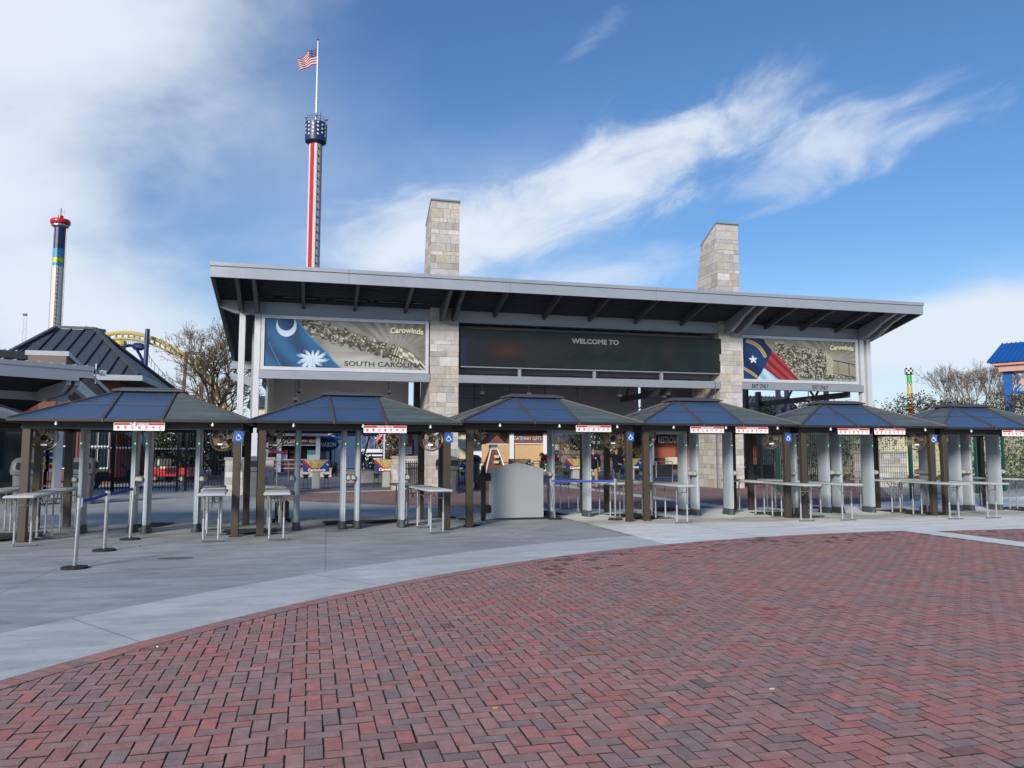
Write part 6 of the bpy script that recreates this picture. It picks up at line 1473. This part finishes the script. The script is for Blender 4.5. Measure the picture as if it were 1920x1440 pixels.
# ================================================================== RIDES
# gyro tower with flag
Dt = 230.0
def at(px, py, D):      # point at horizontal distance D along the pixel ray
    r = ray(px, py); k = D / math.hypot(r[0], r[1]); return (r[0] * k, r[1] * k, EYE + r[2] * k)
bx_, by_, _ = at(582, 700, Dt); zt_ = at(586, 232, Dt)[2]; zb_ = at(586, 268, Dt)[2]; pxw = Dt / F / 1.05
t = thing('gyro_tower', 'very tall white and red observation tower with navy starred cabin and flagpole', 'tower', (bx_, by_, 0))
TR = 12.6 * pxw
mb = MB(); n = 72; zs = [0, 10, 20, 30, 40, 48, 52, 55, 58, 62, 70, 80, zb_]
rings = [[(TR * math.cos(2 * math.pi * k / n), TR * math.sin(2 * math.pi * k / n), z) for k in range(n)] for z in zs]
vs = [p for r_ in rings for p in r_]
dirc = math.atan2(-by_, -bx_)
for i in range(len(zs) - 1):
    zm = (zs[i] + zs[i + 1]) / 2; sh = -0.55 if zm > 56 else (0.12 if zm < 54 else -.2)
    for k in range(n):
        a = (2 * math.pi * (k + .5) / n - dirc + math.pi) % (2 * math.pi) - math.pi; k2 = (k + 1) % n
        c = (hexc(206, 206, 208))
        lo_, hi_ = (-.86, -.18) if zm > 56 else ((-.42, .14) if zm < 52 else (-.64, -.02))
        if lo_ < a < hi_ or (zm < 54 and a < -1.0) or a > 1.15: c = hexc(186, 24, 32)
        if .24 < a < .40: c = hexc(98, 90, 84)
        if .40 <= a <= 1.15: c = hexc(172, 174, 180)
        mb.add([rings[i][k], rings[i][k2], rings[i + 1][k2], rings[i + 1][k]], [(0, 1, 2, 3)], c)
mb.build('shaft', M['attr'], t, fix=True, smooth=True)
ld = MB(); a = dirc + .40; k = 1.0
while k < zb_ - 1: ld.box((TR + .15) * math.cos(a) - .13, (TR + .15) * math.cos(a) + .13, (TR + .15) * math.sin(a) - .13, (TR + .15) * math.sin(a) + .13, k, k + .5); k += 2.3
ld.build('guide_rail', M['black'], t)
CR = 21 * pxw
MB().lathe([(TR + .02, zb_ - .6), (CR * .97, zb_ + .2), (CR, zb_ + 1), (CR, zt_), (CR * .96, zt_ + .1), (.1, zt_ + .15)], n=32).build('cabin', M['navy'], t, smooth=True)
sm = MB()
for k in range(7):
    a = dirc - 1.1 + k * .42 
    for j in range(4 if k % 2 else 3):
        z = zb_ + 1.2 + (zt_ - zb_) * (.10 + .2 * j + (.0 if k % 2 else .1)); ce = Vector((CR * 1.01 * math.cos(a), CR * 1.01 * math.sin(a), z)); u = Vector((-math.sin(a), math.cos(a), 0)); pts = []
        for q in range(10): rr0 = .44 if q % 2 == 0 else .18; an = math.pi / 2 + q * math.pi / 5; pts.append(ce + u * rr0 * math.cos(an) + Vector((0, 0, rr0 * math.sin(an))))
        sm.loft([[tuple(p) for p in pts], [tuple(p + Vector((math.cos(a), math.sin(a), 0)) * .06) for p in pts]])
sm.build('star', M['white'], t)
rl_ = MB()
for k in range(16): a = 2 * math.pi * k / 16; rl_.tube([(CR * .9 * math.cos(a), CR * .9 * math.sin(a), zt_), (CR * .9 * math.cos(a), CR * .9 * math.sin(a), zt_ + 1.6)], .06, 4)
for zz in (zt_ + .8, zt_ + 1.6): rl_.tube([(CR * .9 * math.cos(2 * math.pi * k / 24), CR * .9 * math.sin(2 * math.pi * k / 24), zz) for k in range(25)], .06, 4)
rl_.build('top_railing', M['steel'], t)
for a in (dirc - 1.35, dirc, dirc + 1.35): MB().box(CR * .95 * math.cos(a) - .5, CR * .95 * math.cos(a) + .5, CR * .95 * math.sin(a) - .5, CR * .95 * math.sin(a) + .5, zt_ + 1.0, zt_ + 2.2, bev=.3).build('floodlight', M['chrome'], t)
MB().tube([(CR * .4, 0, zt_), (CR * .4, 0, zt_ + 4)], .06, 5).build('antenna', M['black'], t)
zf0, zf1 = zt_, at(589, 76, Dt)[2]
MB().tube([(0, 0, zf0), (0, 0, (zf0 + zf1) / 2), (0, 0, zf1)], [.42, .30, .22], 10).build('flagpole', M['whitecol'], t); MB().lathe([(.01, -.4), (.4, 0), (.01, .4)], (0, 0, zf1 + .3), 10).build('finial', M['steel'], t)
# flag, streaming to the left
def flag():
    top = at(588, 88, Dt); zt1 = top[2] - 0; u = Vector((-_c, _s, 0)); O = Vector((bx_, by_, 0)) + u * .25
    nx, ny = 40, 26; Wd, Hd = 9.2, 5.4; V = []; Fc_ = []; cols = []
    for j in range(ny + 1):
        for i in range(nx + 1):
            s, v = i / nx, j / ny
            p = O + u * (s * Wd * .60) + Vector((0, 0, zt1 - v * Hd * (1 - .25 * s) - 3.6 * s ** 1.25 - .35 * math.sin(s * 9 + v * 2) * s)) + Vector((_s, _c, 0)) * (.7 * math.sin(s * 11 + v * 3) * s)
            V.append(tuple(p))
    for j in range(ny):
        for i in range(nx):
            s, v = (i + .5) / nx, (j + .5) / ny; st_i = int(v * 13); c = hexc(150, 14, 30) if st_i % 2 == 0 else hexc(196, 190, 194)
            if s < .4 and v < 7 / 13: c = hexc(24, 32, 82) if not (i % 3 == 1 and j % 3 == 1) else hexc(200, 205, 220)
            o = j * (nx + 1) + i; Fc_.append((o, o + 1, o + nx + 2, o + nx + 1)); cols.append(c)
    mb = MB(); mb.v = V; mb.f = Fc_; mb.c = cols; mb.hascol = True
    o = mb.build('national_flag', M['attr'], smooth=True); tag(o, 'red white and blue striped flag flying left from the tower flagpole', 'flag')
flag()
# swing tower
Dw = 300.0; bx2, by2, _ = at(103, 615, Dw); pw2 = Dw / F / 1.33; zt2 = at(113, 428, Dw)[2]
t = thing('swing_tower', 'tall octagonal tower with red disc top, navy, sky blue and yellow bands over white', 'tower', (bx2, by2, 0))
zz = lambda py: at(108, py, Dw)[2]; R2 = 11.0 * pw2
def seg(z0, z1, m): MB().lathe([(R2, z0), (R2 * (1 - .0006 * (z1 - z0)), z1)], n=12).build('shaft_band', m, t)
skyb = mat('sky blue paint', (.03, .28, .55), .45); yg = mat('yellow green paint', (.55, .60, .03), .45); ivory = mat('ivory tower paint', (.62, .62, .56), .5, var=.05, scale=.1)
seg(0, zz(499), ivory); seg(zz(499), zz(493), skyb); seg(zz(493), zz(484), yg); seg(zz(484), zz(467), skyb); seg(zz(467), zt2, M['navy'])
for aa, mm in ((math.atan2(-by2, -bx2) - .05, 'black'), (math.atan2(-by2, -bx2) + 1.2, 'red')):
    l_ = MB(); ca, sa = math.cos(aa), math.sin(aa); k = 0
    for o in (-.35, .35): l_.beam(((R2 + .25) * ca - sa * o, (R2 + .25) * sa + ca * o, 0), ((R2 + .25) * ca - sa * o, (R2 + .25) * sa + ca * o, zt2), .14, .14)
    while k < zt2: l_.beam(((R2 + .25) * ca + sa * .35, (R2 + .25) * sa - ca * .35, k), ((R2 + .25) * ca - sa * .35, (R2 + .25) * sa + ca * .35, k), .14, .2); k += 1.4
    l_.build('ladder_track', M[mm] if mm == 'black' else M['taupe'], t)
MB().lathe([(R2, zt2), (17 * pw2, zt2 + .6), (17 * pw2, zt2 + 1.6), (R2, zt2 + 1.7)], n=16).build('gondola_ring', M['trussgrey'], t)
zd = zz(417); MB().lathe([(.4, zt2 + 1.7), (1.2, zd - 1.3), (17 * pw2, zd - .9), (20 * pw2, zd - .3), (20 * pw2, zd + .5), (18 * pw2, zd + 1.0), (.9, zd + 1.3), (.8, zd + 2.4), (.2, zd + 2.5)], n=28).build('disc_top', M['red'], t, smooth=True)
MB().tube([(0, 0, zd + 2.4), (0, 0, zd + 5.0)], .2, 6).box(-1.0, -.85, -.1, .1, zd + 2.4, zd + 4.2).box(-1.0, 1.0, -.1, .1, zd + 4.0, zd + 4.15).box(.85, 1.0, -.1, .1, zd + 2.4, zd + 4.2).build('mast', M['trussgrey'], t)
for o in (-14.5, 14.5): MB().tube([(o * pw2 * _c, -o * pw2 * _s, 0), (o * pw2 * _c, -o * pw2 * _s, zt2)], .16, 5).build('suspension_cable', M['trussgrey'], t)
# slingshot mast
x, y, z = at(47, 592, 260); t = thing('lattice_mast', 'thin pale lattice mast behind the left roofs', 'mast', (x, y, 0)); m_ = MB(); 
m_.beam((-.9, 0, 0), (-.35, 0, z), .18, .18).beam((.9, 0, 0), (.35, 0, z), .18, .18); k = 0
while k < z - 2: w0 = .9 - .55 * k / z; m_.beam((-w0, 0, k), (w0, 0, k + 1.5), .12, .12).beam((w0, 0, k + 1.5), (-w0, 0, k + 3), .12, .12); k += 3
m_.build('lattice', M['trussgrey'], t); MB().box(-.5, .5, -.3, .3, z, z + .6).build('mast_head', M['darkrafter'], t)
# drop tower right
Dd = 210.0; x, y, _ = at(1708, 780, Dd); pwd = Dd / F / 1.2; zd_ = lambda py: at(1708, py, Dd)[2]
t = thing('drop_tower', 'small orange, yellow and green tower with black and white chequered cabin', 'tower', (x, y, 0)); rd = 4.6 * pwd
for a, b, m_ in ((0, zd_(757), mat('orange red paint', (.55, .13, .02), .5)), (zd_(757), zd_(752), None), (zd_(752), zd_(722), M['yellow']), (zd_(722), zd_(718), None), (zd_(718), zd_(701), mat('leaf green paint', (.05, .42, .04), .5))):
    if m_: MB().lathe([(rd, a), (rd, b)], n=12).build('shaft_band', m_, t)
def chk(r0, a, b, rows, n_, nm):
    mb = MB()
    for j in range(rows):
        for k in range(n_):
            z0_, z1_ = a + (b - a) * j / rows, a + (b - a) * (j + 1) / rows; a0, a1 = 2 * math.pi * k / n_, 2 * math.pi * (k + 1) / n_
            mb.add([(r0 * math.cos(a0), r0 * math.sin(a0), z0_), (r0 * math.cos(a1), r0 * math.sin(a1), z0_), (r0 * math.cos(a1), r0 * math.sin(a1), z1_), (r0 * math.cos(a0), r0 * math.sin(a0), z1_)], [(0, 1, 2, 3)], (.75, .75, .75) if (j + k) % 2 else (.015, .015, .015))
    mb.build(nm, M['attr'], t)
chk(rd * 1.04, zd_(757), zd_(752), 2, 12, 'chequer_band'); chk(rd * 1.04, zd_(722), zd_(718), 2, 12, 'chequer_band'); chk(8 * pwd, zd_(701), zd_(690), 3, 12, 'cabin')
MB().lathe([(8.2 * pwd, zd_(701) - .1), (8.2 * pwd, zd_(701)), (.1, zd_(701))], n=12).build('cabin_floor', M['black'], t)
rr_2 = MB()
for k in range(12): a = 2 * math.pi * k / 12; rr_2.box(8 * pwd * math.cos(a) - .05, 8 * pwd * math.cos(a) + .05, 8 * pwd * math.sin(a) - .05, 8 * pwd * math.sin(a) + .05, zd_(690), zd_(687))
rr_2.build('top_railing', M['white'], t)
# blue ride column with roof, right edge
D3 = 75.0; ox, oy, _ = at(1891, 760, D3); az3 = math.atan2(ox, oy)
t = thing('blue_ride_station', 'blue steel ride tower with salmon trim and blue ribbed roof at the right edge', 'ride', (ox, oy, 0), -az3 - R(12)); zq = lambda py: at(1891, py, D3)[2]; u3 = D3 * math.cos(R(33)) / F
MB().box(-.28, .28, 0, .55, 0, zq(697)).box(8.2, 8.76, 0, .55, 0, zq(697)).build('column', M['rideblue'], t)
z0_ = zq(697); MB().box(-.45, 9, -.5, 2.4, z0_, z0_ + .5).build('lower_trim', M['pink'], t); MB().box(-.85, 9.3, -.8, 2.7, z0_ + .501, z0_ + .75).build('upper_trim', M['pink'], t)
z2_, z3_ = z0_ + .76, zq(641); A3 = [(-1.15, -1.0, z2_), (9.6, -1.0, z2_), (9.0, .9, z3_), (-.35, .9, z3_)]
MB().slab(A3, .06).slab([(-1.15, 2.9, z2_), A3[0], A3[3], (-.35, 1.0, z3_)], .06).build('roof', M['rideblue'], t); rb_ = MB()
for k in range(30): s_ = k / 29; rb_.beam((A3[0][0] + (A3[1][0] - A3[0][0]) * s_, -1.0, z2_ + .05), (A3[3][0] + (A3[2][0] - A3[3][0]) * s_, .9, z3_ + .05), .04, .08)
rb_.build('roof_rib', M['rideblue'], t)
zl0, zl1 = zq(737), z0_; la = MB()
for k in range(4): a, b = .3 + k * 1.5, .3 + (k + 1) * 1.5; la.beam((a, .2, zl1), (b, .2, zl0), .12, .12).beam((a, .2, zl0), (b, .2, zl1), .12, .12).beam((b, .2, zl0), (b, .2, zl1), .10, .10)
la.beam((.3, .2, zl0), (8.2, .2, zl0), .26, .26); la.build('lattice', M['rideblue'], t)
for k in range(4): xx_ = .3 + k * 1.5 + .75; zc_ = (zl0 + zl1) / 2; MB().prism([(xx_ - .25, zc_), (xx_, zc_ - .32), (xx_ + .25, zc_), (xx_, zc_ + .32)], 'y', .05, .12).build('gusset', M['pink'], t)
MB().box(.3, .65, -.2, .1, zq(742), zq(740)).build('lamp', M['white'], t)
# coaster
Yk2 = 92.0; pts = [(150, 650), (175, 636), (195, 628), (230, 624), (262, 627), (290, 636), (320, 650), (350, 668), (380, 694), (410, 735), (430, 770), (445, 800)]
t = thing('roller_coaster', 'yellow tubular roller coaster track on navy and rusty supports behind the left roofs', 'roller coaster', (PY(280, 640, Yk2)[0], Yk2, 0))
P3 = [Vector((PY(a, b, Yk2)[0], Yk2, PY(a, b, Yk2)[1])) for a, b in pts]
def smooth(P, n=6):
    out = []
    for i in range(len(P) - 1):
        p0, p1, p2, p3 = P[max(i - 1, 0)], P[i], P[i + 1], P[min(i + 2, len(P) - 1)]
        for k in range(n): s = k / n; out.append(.5 * ((2 * p1) + (-p0 + p2) * s + (2 * p0 - 5 * p1 + 4 * p2 - p3) * s * s + (-p0 + 3 * p1 - 3 * p2 + p3) * s ** 3))
    return out + [P[-1]]
SP = smooth(P3)
for off, rad, nm in (((0, 0, 0), .21, 'spine'), ((0, -.4, -.68), .085, 'rail'), ((0, .4, -.68), .085, 'rail')):
    MB().tube([p + Vector(off) for p in SP], rad, 8).build(nm, M['yellow'], t, world=True, smooth=True)
ti = MB()
for p in SP[::2]: ti.tube([p + Vector((0, -.4, -.68)), p + Vector((0, -.05, -.1))], .06, 4).tube([p + Vector((0, .4, -.68)), p + Vector((0, .05, -.1))], .06, 4)
ti.build('cross_ties', M['yellow'], t, world=True)
rust = mat('weathered brown steel', (.12, .085, .085), .7, var=.15)
def leg(a, b, px0, D=0, m='navy', r_=.38):
    x, z = PY(a, b, Yk2 - .9 + D); x0, _ = PY(px0, 790, Yk2 + D); MB().tube([(x0, Yk2 + D - .9, 0), (x, Yk2 + D - .9, z)], r_, 12).build('support', M[m] if isinstance(m, str) else m, t, world=True, smooth=True)
leg(277, 617, 268, 0, 'navy', .24); leg(350, 660, 338, 0, rust, .19); leg(381, 660, 378, 0, rust, .19)
x0, z0_ = PY(350, 662, Yk2 - .9); x1, _ = PY(381, 662, Yk2 - .9); MB().beam((x0, Yk2 - .9, z0_), (x1, Yk2 - .9, z0_), .32, .32).build('support_beam', rust, t, world=True)
MB().tube([(PY(160, 615, Yk2)[0], Yk2, PY(160, 615, Yk2)[1]), (PY(198, 621, Yk2)[0], Yk2, PY(198, 621, Yk2)[1])], .20, 10).build('support_beam', M['navy'], t, world=True)
x, z = PY(245, 650, 100); t2 = thing('coaster_train', 'navy and yellow coaster train section hanging behind the hip roof', 'roller coaster train', (x, 100, 0))
P4 = smooth([Vector((PY(a, b, 100)[0], 100, PY(a, b, 100)[1])) for a, b in ((225, 652), (240, 648), (252, 650), (262, 665), (275, 690), (300, 720))], 4)
for off in (-.5, .5): MB().tube([p + Vector((0, off, 0)) for p in P4], .11, 8).build('rail', M['navy'], t2, world=True)
ld2 = MB()
for p in P4: ld2.tube([p + Vector((0, -.5, 0)), p + Vector((0, .5, 0))], .06, 4).tube([p + Vector((.6, -.5, .1)), p + Vector((.6, -.5, 1.0))], .025, 4)
ld2.tube([p + Vector((.6, -.5, 1.0)) for p in P4], .03, 5); ld2.build('walkway', M['navy'], t2, world=True)
MB().lathe([(.1, -.55), (.6, -.45), (.75, 0), (.6, .45), (.1, .55)], (x - 1.1, 100, z + .2), 14).build('yellow_pod', M['yellow'], t2, world=True)
MB().box(x + .2, x + 1.5, 99.5, 100.5, z - .4, z + .45, bev=.25).build('blue_car', M['navy'], t2, world=True)
MB().beam((x - 1, 100, 0), (x - 1, 100, z - .4), .3, .3).build('support', M['navy'], t2, world=True)

# ================================================================== litter and small marks on the paving
for i, (px, py, s, c, lab) in enumerate([(930, 1332, .022, hexc(190, 140, 40), 'small yellow fallen leaf on the bricks near the centre foreground'), (1012, 1126, .016, hexc(210, 205, 195), 'tiny pale scrap on the bricks, middle of the paving'),
        (295, 1216, .02, hexc(215, 210, 205), 'tiny white scrap on the bricks near the left kerb'), (1448, 1296, .02, hexc(190, 188, 180), 'pale chip on the bricks in the right foreground'), (970, 1002, .03, hexc(200, 200, 195), 'tiny white scrap on the grey concrete before the gate'),
        (262, 1026, .03, hexc(30, 30, 30), 'small dark scrap on the grey concrete behind the barrier posts'), (1290, 1150, .02, hexc(60, 40, 30), 'small brown leaf on the bricks right of centre')]):
    x, y = G(px, py); mb = MB()
    mb.loft([[(s * math.cos(a) * k_, s * .5 * math.sin(a) * k_, zz_) for a in [q * 1.047 for q in range(6)]] for k_, zz_ in ((1.0, 0.0), (.9, .006), (.3, .009))], col=c)
    o = mb.build('litter', M['attr']); o.location = (x, y, .014); o.rotation_euler = (0, 0, i); tag(o, lab, 'litter')
